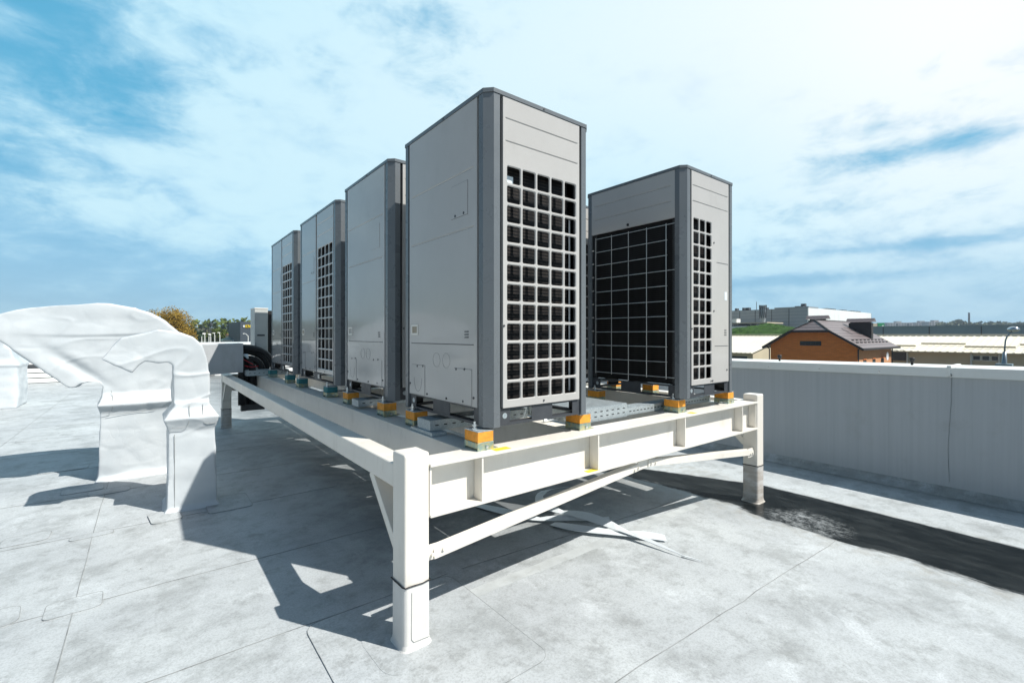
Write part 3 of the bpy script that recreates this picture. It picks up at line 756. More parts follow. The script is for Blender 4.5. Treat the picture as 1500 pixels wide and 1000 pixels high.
tray('cable_tray', 'small perforated galvanised tray poking out beside the rear left pad of the nearest unit', 1.375, 2.16, 2.565, 2.735, .868, .930)
m = MB(); m.box(1.36, 1.46, 2.51, 2.80, PT+.001, .866); o = m.build('strut_channel', 'galv'); tag(o, 'short galvanised strut under the end of the small tray beside the nearest unit', 'strut channel')
tray('cable_tray', 'small perforated galvanised tray running under the second unit of the left row', 1.375, 2.16, 3.80, 3.95, .868, .920)
tray('cable_tray', 'wide lidded perforated tray lying between the nearest unit and the right-hand unit', 2.32, 2.84, 2.215, 3.9, .850, .948, True, .062, 2)
tray('cable_tray', 'narrow perforated tray running from the wide tray under the right-hand unit', 2.842, 4.05, 2.222, 2.345, .855, .908, True, .045)
tray('cable_tray', 'long thin perforated tray leading under the nearest unit to the wide tray', 1.60, 2.318, 2.74, 2.86, .868, .905, True)
m = MB(); m.tube([(2.215,2.44,.858),(2.40,2.40,.858)], .006, 8); m.tube([(2.205,2.442,.858),(2.225,2.438,.858)], .012, 6); o = m.build('threaded_rod', 'bolt'); tag(o, 'loose threaded rod with a nut lying under the nearest unit', 'threaded rod')
# junction bracket seen below the right-hand unit
m = MB(); m.box(3.55, 3.60, 2.25, 2.30, .91, 1.05); m.box(3.605, 3.66, 2.24, 2.30, .91, 1.06); m.box(3.5,3.75,2.23,2.24,.912,.925); o = m.build('strut_bracket', 'galv'); tag(o, 'upright galvanised bracket under the narrow grille of the right-hand unit', 'bracket')
m = MB()
for y in (2.6, 5.6, 7.2): m.tube([(1.56,y,.9),(1.56,y,1.04)], .04, 14)

# ============================================================ WRAPPED DUCTS
def remesh_obj(m, name, voxel, amp, wr, label, cat='duct', group='white wrapped roof ducts', creases=()):
    o = m.build(name, 'wrap')
    md = o.modifiers.new('r', 'REMESH'); md.mode = 'VOXEL'; md.voxel_size = voxel
    dg = bpy.context.evaluated_depsgraph_get(); me = bpy.data.meshes.new_from_object(o.evaluated_get(dg))
    o.modifiers.clear(); o.data = me
    bm = bmesh.new(); bm.from_mesh(me)
    for _ in range(wr): bmesh.ops.smooth_vert(bm, verts=bm.verts, factor=.5, use_axis_x=True, use_axis_y=True, use_axis_z=True)
    bm.normal_update()
    for v in bm.verts:
        p = v.co
        d = amp*1.1*noise.noise(p*1.7) + amp*.45*noise.noise(Vector((p.x*4, p.y*4, p.z*7))+Vector((3,1,5)))
        w = noise.noise(Vector((p.x*1.6+p.z*1.2, p.y*1.6, p.z*4.5-p.x*1.5)))
        g = max(0, noise.noise(p*1.3+Vector((9,2,4))))
        q = Vector((p.x*3.2+.25*noise.noise(p*3), p.y*3.2, p.z*4.6+.4*noise.noise(p*2.2)))
        vd = noise.voronoi(q)[0]; cr = min(.35, vd[1]-vd[0])/.35
        hot = .35+.65*max(0, 1-abs(p.z-.80)/.16)+.45*max(0, noise.noise(p*1.1+Vector((4,4,4))))
        d += amp*.6*(cr-.6)*hot
        d += amp*1.2*g*max(0, 1-abs(w)*6)**2
        for f in creases: d += f(p, v.normal)
        v.co = p + v.normal*d
    for f in bm.faces: f.smooth = True
    bm.to_mesh(me); bm.free(); me.materials.clear(); me.materials.append(M['wrap'])
    return tag(o, label, cat, group)
def seamline(pts, parent, r=.0035):
    m = MB(); m.tube(pts, r, 5); return m.build('wrap_seam', 'seam', parent)
# near gooseneck
Y1 = 4.75
sil = [(308,600),(309,575),(309,553),(306,529),(297,505),(284,492.7),(264,486),(231,482),(211,487),(176,494),(163,506),(146,527),(170,537),(193.6,547),(203.5,535),(212,530),(232,533),(246.5,531),(253,536),(253,600)]
P = [(aty(x, y, Y1).x, aty(x, y, Y1).z) for x, y in sil]
m = MB(); m.prism(P, 'y', Y1+.02, Y1+.36)
m.prism([(.185,.80),(.43,.80),(.43,.9),(.185,.9)], 'y', Y1+.0, Y1+.38)
# collar flare
def frus(m, a, b):
    (x0,x1,y0,y1,z0), (X0,X1,Y0_,Y1_,z1) = a, b
    m.add([(x0,y0,z0),(x1,y0,z0),(x1,y1,z0),(x0,y1,z0),(X0,Y0_,z1),(X1,Y0_,z1),(X1,Y1_,z1),(X0,Y1_,z1)], [(0,3,2,1),(4,5,6,7),(0,1,5,4),(1,2,6,5),(2,3,7,6),(3,0,4,7)])
frus(m, (.112,.492,Y1-.045,Y1+.43,.765), (.18,.436,Y1+.01,Y1+.37,.87))
frus(m, (.142,.472,Y1-.01,Y1+.39,.66), (.108,.496,Y1-.05,Y1+.43,.770))
frus(m, (.132,.482,Y1-.02,Y1+.40,.01), (.145,.470,Y1-.008,Y1+.39,.70))
frus(m, (.09,.52,Y1-.06,Y1+.43,-.02), (.130,.484,Y1-.022,Y1+.40,.035))
d1 = remesh_obj(m, 'wrapped_duct', .0085, .011, 3, 'near white wrapped gooseneck duct with a slim riser, standing in front of the big one')
seamline([(.185,Y1-.018,z) for z in (.03,.2,.35,.5,.64)], d1, .002); 
seamline([(.165,Y1-.035,.700),(.25,Y1-.035,.695),(.275,Y1-.035,.71),(.285,Y1-.04,.78),(.285,Y1-.005,.87)], d1, .002)
seamline([(.38,Y1-.0,.87),(.378,Y1-.04,.78),(.385,Y1-.035,.715),(.41,Y1-.033,.705),(.47,Y1-.03,.705)], d1, .002)
# big gooseneck behind
Y2 = 6.18
sil = [(262,600),(286,575),(288,545),(282,515),(272,497),(259.6,485),(242,470.7),(220,458.6),(191,450),(158,443),(141,442),(88,445.4),(44,449),(22,453),(0,458.6),(-20,464),(-42,474),(-38,480),(0,500.5),(40.7,528),(94.6,566.4),(101,569),(110,568),(116.6,563),(132,560.5),(145,562),(149,568),(148,580),(148,600)]
P = [(aty(x, y, Y2).x, aty(x, y, Y2).z) for x, y in sil]
m = MB(); m.prism(P, 'y', Y2+.02, Y2+.80)
frus(m, (-.385,.46,Y2-.06,Y2+.86,.755), (-.345,.43,Y2+.0,Y2+.80,.86))
frus(m, (-.365,.44,Y2-.0,Y2+.82,.68), (-.39,.465,Y2-.065,Y2+.86,.765))
frus(m, (-.385,.46,Y2-.01,Y2+.84,.01), (-.362,.44,Y2-.0,Y2+.82,.70))
frus(m, (-.42,.50,Y2-.06,Y2+.88,-.02), (-.384,.462,Y2-.012,Y2+.84,.05))
def c_fold(p, n):   # horizontal lap across the hood, upper sheet proud
    if n.y > -.3: return 0
    zf = 1.455+.02*math.sin(p.x*3)-.05*max(0,p.x-.1)
    t = (p.z-zf)/.03
    q = 1 if t > 1 else (0 if t < 0 else t*t*(3-2*t))
    return .014*q*max(0, min(1, (p.x+1.0)/.5))*max(0, 1-max(0, p.z-zf)/.18)
def c_dent(p, n):
    a = Vector((p.x+.72, p.z-1.30)); L = Vector((.5,-.42)).normalized(); s = a.dot(L); t = a.cross(L)
    return -.03*math.exp(-(t/.05)**2)*math.exp(-((s-.25)/.3)**2)
d2 = remesh_obj(m, 'wrapped_duct', .012, .016, 3, 'big white wrapped gooseneck duct whose hood reaches out of the left edge', creases=(c_fold, c_dent))
seamline([(-.31,Y2-.02,.655),(-.1,Y2-.018,.668),(.08,Y2-.018,.68)], d2, .002)
seamline([(-.335,Y2-.035,.69),(-.27,Y2-.035,.70),(-.262,Y2-.05,.74),(-.265,Y2-.01,.84),(-.275,Y2+.005,.90)], d2, .002)
# third duct, far left
o3 = Vector((-2.35, 13.5, 0)); m = MB()
frus(m, (-.75,.33,-.1,1.0,-.01), (-.72,.33,-.05,1.0,.86))
frus(m, (-.70,.30,-.0,1.0,.93), (-.9,.22,0,1.0,1.20))
frus(m, (-.75,.37,-.10,1.04,.85), (-.70,.30,-.0,1.0,.96))
m.prism([(.22,1.0),(.10,1.5),(-.2,1.75),(-.8,1.85),(-1.5,1.6),(-1.7,1.25),(-.9,1.0)], 'y', 0, .95)
m.v = [(x+o3.x, y+o3.y, z) for x, y, z in m.v]
d3 = remesh_obj(m, 'wrapped_duct', .03, .02, 3, 'white wrapped duct riser at the left edge, farthest of the wrapped ducts')
# smooth-sided sheet metal box duct
bx = thing('box_duct', 'grey sheet metal box duct running behind the wrapped ducts to the platform end', 'box duct', (0,8.0,0))
m = MB(); m.prism([(.15,.86),(1.15,.90),(1.15,1.335),(.15,1.31)], 'y', 0, .42); m.build('casing', 'lagging', bx, bevel=.006)
m = MB(); m.box(1.1501,1.152,.02,.40,.93,1.31); m.build('dark_mouth', 'black', bx)
# ------------------------------------------------------------ pipes and small outdoor unit
pp = thing('insulated_pipes', 'black insulated pipes bending out of the box duct down to the platform', 'pipes', (1.16,8.1,.9))
def arcp(a, b, c, n=10):
    a, b, c = Vector(a), Vector(b), Vector(c); return [a*(1-t)**2+b*2*t*(1-t)+c*t*t for t in (i/n for i in range(n+1))]
for k, (dy, top, out, r) in enumerate(((0,.36,.40,.045),(.10,.30,.34,.045),(.05,.20,.24,.05),(.18,.38,.42,.035))):
    MB().tube(arcp((-.03,dy,top),(out,dy,top+.02),(out+.03,dy,-.0))+[Vector((out+.03,dy,-.03))], r, 12).build('pipe', 'black', pp, True)
for dx, dy in ((-.02,-.02),(.06,.05),(.13,0.0)):
    MB().tube(arcp((-.04,dy+.1,.2),(dx,dy,.22),(dx,dy,-.05))+[Vector((dx,dy,-.5))], .05, 12).build('pipe', 'black', pp, True)
MB().tube([(-.01,-.03,.10),(.1,-.05,.07),(.2,-.03,.08)], .008, 6).build('cable', 'red', pp)
MB().tube([(-.01,-.04,.2),(.08,-.05,.14),(.13,-.04,.11)], .006, 6).build('cable', 'red', pp)
MB().tube([(0,-.05,.26),(.04,-.06,.25),(.06,-.06,.2)], [.02,.03,.01], 8).build('foam_plug', 'label', pp, True)
tray('cable_tray', 'galvanised tray at the far end of the platform where the black pipes end', 1.17, 1.75, 7.85, 8.10, .85, .93, False)
m = MB(); m.box(1.14,1.20,8.1,8.2,.30,.86); m.box(1.20,1.46,8.12,8.14,.30,.86); o = m.build('cable_tray', 'vent_dark'); tag(o, 'dark vertical tray hanging below the far end of the platform', 'cable tray')
ac = thing('outdoor_unit', 'small slim grey outdoor unit standing beyond the far end of the left row', 'outdoor unit', (1.62,8.42,1.09))
W_ = .34
a0 = aty(373,523,8.42); a1 = aty(392.5,453,8.42)
ac.location = (a0.x, 8.42, a0.z); w = a1.x-a0.x; h = a1.z-a0.z
m = MB(); m.box(0, w, 0, .38, 0, h); m.build('casing', 'ac_grey', ac, bevel=.008)
MB().box(-.004,w+.004,-.006,.386,h+.0005,h+.02).build('lid', 'white_steel', ac, bevel=.004)
m = MB(); m.box(.02,w-.015,-.006,-.001,h*.55,h-.10); m.box(.02,w-.015,-.006,-.001,h*.2,h*.36); m.each('side_rib', 'ac_grey', ac, bevel=.002)
MB().box(.035,.035+.11,-.009,-.001,h*.44,h*.47).build('handle', 'vent_dark', ac)
MB().box(w+.0005,w+.06,.02,.36,0.0,h-.02).build('coil', 'black', ac)
MB().box(0,w,.02,.36,-.25,-.003).build('pedestal', 'lagging', ac)

# ============================================================ MEMBRANE OFFCUTS on the roof
def ribbon(px, w0, label, zs=None, tilt=0.0, sub=4, taper=0.0):
    pts = [atz(x, y, 0.012) for x, y in px]
    for p, i in zip(pts, range(len(pts))): p.z = roof_z(p.x)+.008+(zs[i] if zs else 0)
    # catmull
    out = []
    for i in range(len(pts)-1):
        p0, p1, p2, p3 = pts[max(i-1,0)], pts[i], pts[i+1], pts[min(i+2,len(pts)-1)]
        for k in range(sub):
            t = k/sub; out.append(.5*((2*p1)+(p2-p0)*t+(2*p0-5*p1+4*p2-p3)*t*t+(3*p1-p0-3*p2+p3)*t**3))
    out.append(pts[-1]); m = MB(); n = len(out)
    for i, p in enumerate(out):
        d = (out[min(i+1,n-1)]-out[max(i-1,0)]); d.z = 0; d.normalize(); s = Vector((-d.y, d.x, 0))
        tt = tilt*math.sin(i*.35); w = w0*(1 if not taper else max(.04, min(1, (1-i/(n-1))/taper)))
        for q, dz in ((-.5,0),(.5,0),(.5,.003),(-.5,.003)):
            v = p + s*(w*q); v.z += dz + abs(tt)*(q+.5)*w; m.v.append(tuple(v))
    for i in range(n-1):
        for j in range(4): m.f.append((i*4+j, i*4+(j+1)%4, (i+1)*4+(j+1)%4, (i+1)*4+j))
    m.f += [(3,2,1,0), tuple((n-1)*4+j for j in range(4))]
    return tag(m.build('membrane_strip', 'strip_white', smooth=False), label, 'membrane strip', 'white membrane offcuts under the platform')
ribbon([(700,735),(740,747),(781,755),(822,754),(858,752),(893,752)], .065, 'white membrane offcut curving in from the left with its blunt end in the shade', [0,.01,.012,.01,.006,.002], .35)
ribbon([(875,700),(832,712),(797,722),(790,733),(806,743),(842,753),(883,765),(933,781),(1004,805)], .07, 'longest white membrane offcut, curled back at one end and pointed in the sun', [.0,.03,.06,.04,.03,.04,.04,.03,.004], .5, taper=.22)
ribbon([(809,760),(845,770),(895,775),(935,777),(975,779)], .07, 'white membrane offcut with a blunt square end lying in the sun', [.002,.015,.02,.015,.004], .3)
ribbon([(1000,803),(1015,807),(1030,811)], .016, 'thin sliver of white membrane at the tip of the longest offcut', [.002,.004,.0], taper=.8)
for k in range(16):
    x, y = random.uniform(-1,3.8), random.uniform(.9,4.6)
    m = MB(); s = random.uniform(.003,.006); z = roof_z(x); m.add([(x,y,z+.001),(x+s,y,z+.001),(x+s*.5,y+s,z+.001),(x+s*.5,y+s*.4,z+s)], [(0,1,3),(1,2,3),(2,0,3),(0,2,1)])
    if k == 0: grit = m
    else: grit.add(m.v, m.f)
o = grit.build('grit', 'seam'); o['kind'] = 'stuff'; tag(o, 'dark crumbs of grit scattered over the pale roof', 'grit')

# ============================================================ BACKGROUND, right
GZ = -7.0
# brick house
H0 = Vector((64.8, 17.7, 0)); HW, HL = 9.5, 14.0
house = thing('brick_house', 'orange brick house with a dark metal-tiled half-hipped roof beyond the parapet', 'house', (H0.x, H0.y, GZ))
ez, gz, rz = .22, 1.84, 3.22; mid = HW/2
def hz(z): return z-GZ
sl = (rz-ez)/mid
def yat(z): return (z-ez)/sl          # y on slope at height z
m = MB(); m.prism([(0,0),(HW,0),(HW,hz(ez)),(HW-yat(gz),hz(gz)),(yat(gz),hz(gz)),(0,hz(ez))], 'x', 0, .35); m.build('gable_wall', 'brick_orange', house)
m = MB(); m.box(.36, HL, 0.0, HW, 0, hz(ez)); m.build('side_wall', 'brick_side', house)
ov = .75; oe = ez-sl*ov*.55; t = .14
hx = 1.9
def roofpt(x, y, z): return (x, y, hz(z)+.12)
m = MB()
yl = -ov; zl = ez-sl*ov
for s in (0, 1):
    f = (lambda y: y) if s == 0 else (lambda y: HW-y)
    vs = [(-ov, f(yl), zl), (HL+ov, f(yl), zl), (HL+ov, mid, rz), (hx-ov+.0, mid, rz), (-ov, f(yat(gz)), gz)]
    m.add([(x,y,hz(z)+.10) for x,y,z in vs]+[(x,y,hz(z)+.10-t) for x,y,z in vs], [(0,1,2,3,4),(9,8,7,6,5)]+[(i,(i+1)%5,5+(i+1)%5,5+i) for i in range(5)])
m.add([(-ov-.01, yat(gz), hz(gz)+.101), (-ov-.01, HW-yat(gz), hz(gz)+.101), (hx-ov, mid, hz(rz)+.101), (-ov-.01, yat(gz), hz(gz)-.05), (-ov-.01, HW-yat(gz), hz(gz)-.05)], [(0,1,2),(0,3,4,1)])
rf = m.build('roof', 'tiles', house)
m = MB()
for a, b in (((-ov,yl,zl),(-ov,yat(gz),gz)),((-ov,HW-yat(gz),gz),(-ov,HW-yl,zl)),((-ov,yat(gz),gz),(-ov,HW-yat(gz),gz)),((-ov,yl,zl),(HL+ov,yl,zl)),((-ov,yat(gz),gz),(hx-ov,mid,rz)),((-ov,HW-yat(gz),gz),(hx-ov,mid,rz)),((hx-ov,mid,rz),(HL+ov,mid,rz))):
    m.bar((a[0],a[1],hz(a[2])+.06), (b[0],b[1],hz(b[2])+.06), .16, .24)
m.build('fascia', 'chimney_dark', rf)
m = MB()
for k in range(9):
    for q in (0,1):
        y = .25+.45*q; z = ez+sl*y; m.box(.9+k*1.5, 1.5+k*1.5, y, y+.12, hz(z)+.1, hz(z)+.26); 
m.each('snow_guard', 'chimney_dark', rf)
m = MB()
for x in (5.0, 8.0):
    y0, y1 = 1.9, 3.1; m.add([(x,y0,hz(ez+sl*y0)+.13),(x+.35,y0,hz(ez+sl*y0)+.13),(x+.35,y1,hz(ez+sl*y1)+.13),(x,y1,hz(ez+sl*y1)+.13)], [(0,1,2,3)])
m.each('roof_ladder', 'chimney_dark', rf)
for cxx, cyy, zt, wd, dp in ((9.3,1.0,3.05,.8,2.5),(5.2,4.9,3.45,.8,2.0)):
    ch = MB().box(cxx, cxx+wd, cyy, cyy+dp, hz(ez)+.6, hz(zt)).build('chimney', 'chimney_dark', rf)
    m = MB(); m.box(cxx+.1, cxx+wd-.1, cyy+.15, cyy+dp-.15, hz(zt), hz(zt)+.12); m.prism([(cxx-.3,hz(zt)+.12),(cxx+wd+.3,hz(zt)+.12),(cxx+wd*.65,hz(zt)+.6),(cxx+wd*.35,hz(zt)+.6)], 'y', cyy-.25, cyy+dp+.25); m.build('chimney_cap', 'tiles', ch)
wa = atx(1172,499.3,H0.x); wb = atx(1203,506.3,H0.x)
m = MB(); m.box(-.05, .02, wb.y-H0.y, wa.y-H0.y, wb.z-GZ, wa.z-GZ); wv = m.build('window', 'glass', house)
m = MB()
for k in (.25,.5,.75): y = wb.y-H0.y+(wa.y-wb.y)*k; m.box(-.07,-.051,y-.03,y+.03,wb.z-GZ,wa.z-GZ)
m.each('window_bar', 'chimney_dark', wv)
for k in range(3):
    x = 2.2+k*3.6; wv = MB().box(x, x+1.1, -.03, .01, hz(-2.6), hz(-1.5)).build('window', 'glass', house); 
    MB().box(x-.08,x+1.18,-.06,-.031,hz(-1.5),hz(-1.42)).build('lintel','brick_orange',wv)
m = MB(); m.tube([(.0,-.35,hz(ez)-.2),(-.05,-.12,hz(ez)-.5),(-.05,-.12,0)], .07, 8); m.tube([(-.1,HW+.5,hz(ez)-.2),(-.1,HW+.12,hz(ez)-.6),(-.1,HW+.12,0)], .07, 8); m.tube([(HL,-.45,hz(ez)-.25),(HL-.1,-.12,hz(ez)-.6),(HL-.1,-.12,0)], .07, 8); m.each('downpipe', 'chimney_dark', house)
ds = thing('satellite_dish', 'white satellite dish on the sunny side wall of the brick house', 'satellite dish', aty(1300,521.5,H0.y-.5))
m = MB(); n = 20
for j, (rr, yy) in enumerate(((0.001,.16),(.25,.12),(.42,.04),(.50,-.02))):
    for k in range(n): tt = 2*math.pi*k/n; m.v.append((rr*math.cos(tt), yy, rr*1.1*math.sin(tt)))
for j in range(3):
    for k in range(n): m.f.append((j*n+k, j*n+(k+1)%n, (j+1)*n+(k+1)%n, (j+1)*n+k))
m.build('reflector', 'dish', ds, True)
MB().bar((0,.14,0),(0,.5,-.1),.06,.06).build('bracket', 'lamp_metal', ds); MB().bar((0,-.4,-.1),(0,.0,-.5),.03,.03).build('feed_arm', 'lamp_metal', ds)

# cream warehouses
def ribbed_roof(m, x0, z0, x1, z1, y0, y1, step):
    n = int((y1-y0)/step); t = .10
    for i in range(n):
        a = y0+i*step; b = a+step; r = step*.22
        prof = [(a,0),(a+step*.5-r,0),(a+step*.5-r*.5,.05),(a+step*.5+r*.5,.05),(a+step*.5+r,0),(b,0)]
        k = len(m.v)
        for y, d in prof: m.v.append((x0,y,z0+d))
        for y, d in prof: m.v.append((x1,y,z1+d))
        for j in range(5): m.f.append((k+j, k+j+1, k+6+j+1, k+6+j))
def warehouse(label, x0, y0, y1, ez, rz, half, guards=True):
    r = thing('warehouse', label, 'warehouse', (x0, y0, GZ)); L = y1-y0; a, b = ez-GZ, rz-GZ
    m = MB(); m.prism([(0,0),(2*half,0),(2*half,a),(half,b-.2),(0,a)], 'y', 0, L); w = m.build('wall', 'cream_wall', r)
    m = MB(); ribbed_roof(m, -.8, a-.8*(b-a)/half+.05, half, b+.05, -.3, L+.3, .8); ribbed_roof(m, 2*half+.8, a-.8*(b-a)/half+.05, half, b+.05, -.3, L+.3, .8)
    rf = m.build('roof', 'cream_roof', r)
    MB().box(half-.3, half+.3, -.3, L+.3, b+.2, b+.32).build('ridge_cap', 'cream_roof', rf)
    MB().box(-.98, -.8, -.3, L+.3, a-.8*(b-a)/half-.1, a-.8*(b-a)/half+.03).build('gutter', 'cream_wall', rf)
    if guards:
        y = 3.0; k = 0
        while y < L-6:
            q = .16 if k%2 else .32; x = q*half; z = a+(b-a)*q+.05
            MB().box(x, x+.15, y, y+5, z+.15, z+.4).build('snow_guard', 'cream_wall', rf); y += 5.2; k += 1
    return r
w1 = warehouse('long cream ribbed-roof warehouse behind the brick house, running off the right edge', 90, -32, 26, -.87, 1.25, 15)
m = MB()
for y in (18.3, 11.4, 8.7, 4.5, 2.5, 2.0): m.tube([(-.15, y+32+.0, 0), (-.15, y+32, 6.0)], .12, 6)
m.each('downpipe', 'downpipe', w1)
ya = atx(1424,521,90); yb = atx(1465,528,90); yl_, yh = yb.y+32, ya.y+32
for k in range(3):
    s0 = yl_+(yh-yl_)*k/3+.12; s1 = yl_+(yh-yl_)*(k+1)/3-.12
    fr = MB().box(-.06, 0.02, s0-.1, s1+.1, yb.z-GZ-.1, ya.z-GZ+.1).build('window_frame', 'downpipe', w1)
    MB().box(-.10, -.061, s0, s1, yb.z-GZ, ya.z-GZ).build('window', 'glass', fr)
q = atx(1315,520,90); MB().box(-.3,0,q.y+32-1,q.y+32+.6,q.z-GZ-.8,q.z-GZ+.8).build('wall_vent', 'vent_dark', w1)
w2 = warehouse('cream ribbed-roof warehouse left of the brick house, its end wall in the sun', 85, 38.7, 90, -1.65, 1.28, 15, False)
MB().box(-.06,0,1,9,3.2,4.6).build('window', 'glass', w2)

# long blue-grey hall
m = MB(); m.box(0, 40, 0, 140, 0, 4.15-GZ); hall = thing('grey_hall', 'long low blue-grey hall stretching across the horizon behind the cream roof', 'hall', (200,-85,GZ)); m.build('wall', 'grey_wall', hall)
m = MB()
for k in range(1, 12): m.box(-.12, 0, k*12, k*12+.25, 0, 4.2-GZ)
m.each('panel_joint', 'vent_dark', hall)
MB().box(-.3, .2, -.2, 140.2, 4.15-GZ, 4.45-GZ).build('coping', 'grey_wall', hall)

# factory
fac = thing('factory', 'large grey and white factory building behind the green mound', 'factory', (201,70.9,GZ))
MB().box(0, 80, 0, 75, 0, 12.0-GZ).build('wall', 'factory_grey', fac)
MB().box(-.02, 78, -.35, -.01, 0, 12.1-GZ).build('white_wall', 'factory_white', fac)
m = MB()
for k in range(1, 10): m.box(-.1, 0, k*6.5, k*6.5+.2, 0, 12-GZ)
for k in range(14): m.box(-.06, 0, 0, 75, 2+k*1.3, 2.06+k*1.3)
m.build('cladding_joint', 'vent_dark', fac)
m = MB()
for k in range(22):
    y = random.uniform(14,70); s = random.uniform(.5,1.6); m.box(1, 3, y, y+s, 12-GZ, 12-GZ+random.uniform(.6,1.4))
for x in (4,6,30,36,50,62,70): m.box(x, x+5, 3, 6, 12-GZ, 13.0-GZ)
m.box(6,7.5,3,4.5,12-GZ,14-GZ)
for y in (20,37,66,68): m.tube([(2,y,12-GZ),(2,y,15.5-GZ)], .12, 5)
m.each('roof_plant', 'vent_dark', fac)
for y, z in ((0,12.6),):
    MB().box(-.05,10,-.4,12,12-GZ,12.5-GZ).build('parapet_step', 'factory_grey', fac)
ann = thing('factory_annex', 'low white annex with rooftop machinery in front of the grey factory wall', 'annex', (183,78,GZ))
MB().box(0, 14, 0, 50, 0, 4.9-GZ).build('wall', 'factory_white', ann)
MB().box(-.3, 14, 0, 50, 5.9-GZ, 6.3-GZ).build('roof_deck', 'cream_wall', ann)
m = MB()
for k in range(60): y = random.uniform(.3,49); s = random.uniform(.3,1.4); m.box(.5, 2.5, y, y+s, 4.9-GZ, 4.9-GZ+random.uniform(.3,1.0))
m.each('pipework', 'vent_dark', ann)
m = MB()
for y, w_, h_ in ((27,2.4,2.2),(30,1.5,1.8),(20.5,2.6,2.6),(17.5,2,2.0),(12,4,1.5)): m.box(1,4,y,y+w_,6.3-GZ,6.3-GZ+h_)
m.each('air_handler', 'factory_white', ann)
tq = atd(1117.5,450,168)
tw = thing('lattice_stack', 'squat lattice-clad stack rising above the factory annex', 'stack', (186, tq.y*186/tq.x, 6.3))
m = MB(); m.tube([(0,0,0),(0,0,3.2),(0,0,6.3)], [.85,1.1,1.15], 10); m.build('shell', 'factory_grey', tw)
m = MB()
for a in range(10):
    t = a*math.pi/5; m.tube([(1.15*math.cos(t),1.15*math.sin(t),1.5),(1.3*math.cos(t+.5),1.3*math.sin(t+.5),6.6)], .08, 4); m.tube([(1.15*math.cos(t),1.15*math.sin(t),1.5),(1.3*math.cos(t-.5),1.3*math.sin(t-.5),6.6)], .08, 4)
m.build('lattice', 'vent_dark', tw)
# grassy mound
m = MB(); c = atd(1120,491,118); nu, nv = 60, 16; Rx, Ry = 16, 17
for j in range(nv+1):
    ph = j/nv*math.pi/2
    for i in range(nu):
        th = 2*math.pi*i/nu; x = math.cos(th)*math.cos(ph)*Rx; y = math.sin(th)*math.cos(ph)*Ry
        z = GZ+(math.sin(ph))**.8*(10.9+1.0*noise.noise(Vector((x*.12,y*.12,0)))); q = 1+.05*noise.noise(Vector((x*.4,y*.4,3)))
        m.v.append((c.x+x*q, c.y+y*q, z+.5*noise.noise(Vector((x*.5,y*.5,9)))))
for j in range(nv):
    for i in range(nu): m.f.append((j*nu+i, j*nu+(i+1)%nu, (j+1)*nu+(i+1)%nu, (j+1)*nu+i))
struct(m.build('hill', 'grass', smooth=True))
# green board
gq = atd(1290,474,210); gb = thing('green_sign', 'green board with small white marks standing behind the brick house chimney', 'sign', (gq.x, gq.y, GZ), rz=YAW-math.pi/2)
gb.rotation_euler = (0,0,YAW-math.pi/2)
MB().box(-1.5,1.5,-.3,.3,5.0,6.9-GZ).build('board', 'green_sign', gb); MB().box(-3.8,-1.55,-.2,.2,5,6.7-GZ).build('side_panel', 'cream_wall', gb)
MB().box(-1.2,-.9,0,.2,0,5).box(.9,1.2,0,.2,0,5).each('leg', 'vent_dark', gb)
m = MB()
for z in (5.6,4.5,3.4): m.prism([(.25,z-.2-GZ),(.5,z+.2-GZ),(1.0,z+.3-GZ),(1.1,z-.1-GZ),(.7,z-.3-GZ)], 'y', -.36, -.31)
m.each('printed_mark', 'white', gb)

# apartments on the horizon
def block(px0, px1, ytop, D, label, seed):
    a = atd(px0, ytop, D); b = atd(px1, ytop, D); L = (b-a).length; yaw = math.atan2(b.y-a.y, b.x-a.x)
    r = thing('apartment_block', label, 'apartment block', (a.x, a.y, GZ), 'apartment blocks on the horizon', yaw); h = a.z-GZ
    MB().box(0, L, 0, 14, 0, h).build('wall', 'flat_block', r)
    rnd = random.Random(seed); m = MB(); n = int(L/4.5); fl = 7
    for i in range(n):
        if i % 4 == 3: m.box(i*4.5+.6, i*4.5+3.8, -.4, -.05, h-17, h-1)
        else:
            for k in range(5): m.box(i*4.5+1, i*4.5+3.2, -.2, -.02, h-2.6-k*3, h-1.2-k*3)
    m.each('window', 'vent_dark', r)
    MB().box(L*.4, L*.4+8, 2, 8, h, h+2.4).build('lift_house', 'flat_block', r)
block(1300,1337,472.5,760,'left-hand grey apartment block on the horizon above the hall',1)
block(1342,1360,472,760,'middle grey apartment block on the horizon above the hall',2)
block(1361,1382,471,740,'right-hand pale apartment block on the horizon above the hall',3)
sq = atd(1419.5,475,620); st = thing('smokestack', 'tall thin dark smokestack standing on the horizon', 'smokestack', (sq.x, sq.y, GZ))
MB().tube([(0,0,0),(0,0,37.2)], [1.5,1.0], 12).build('shaft', 'vent_dark', st); MB().tube([(0,0,37.2),(0,0,38.0)], 1.2, 12).build('rim', 'vent_dark', st)

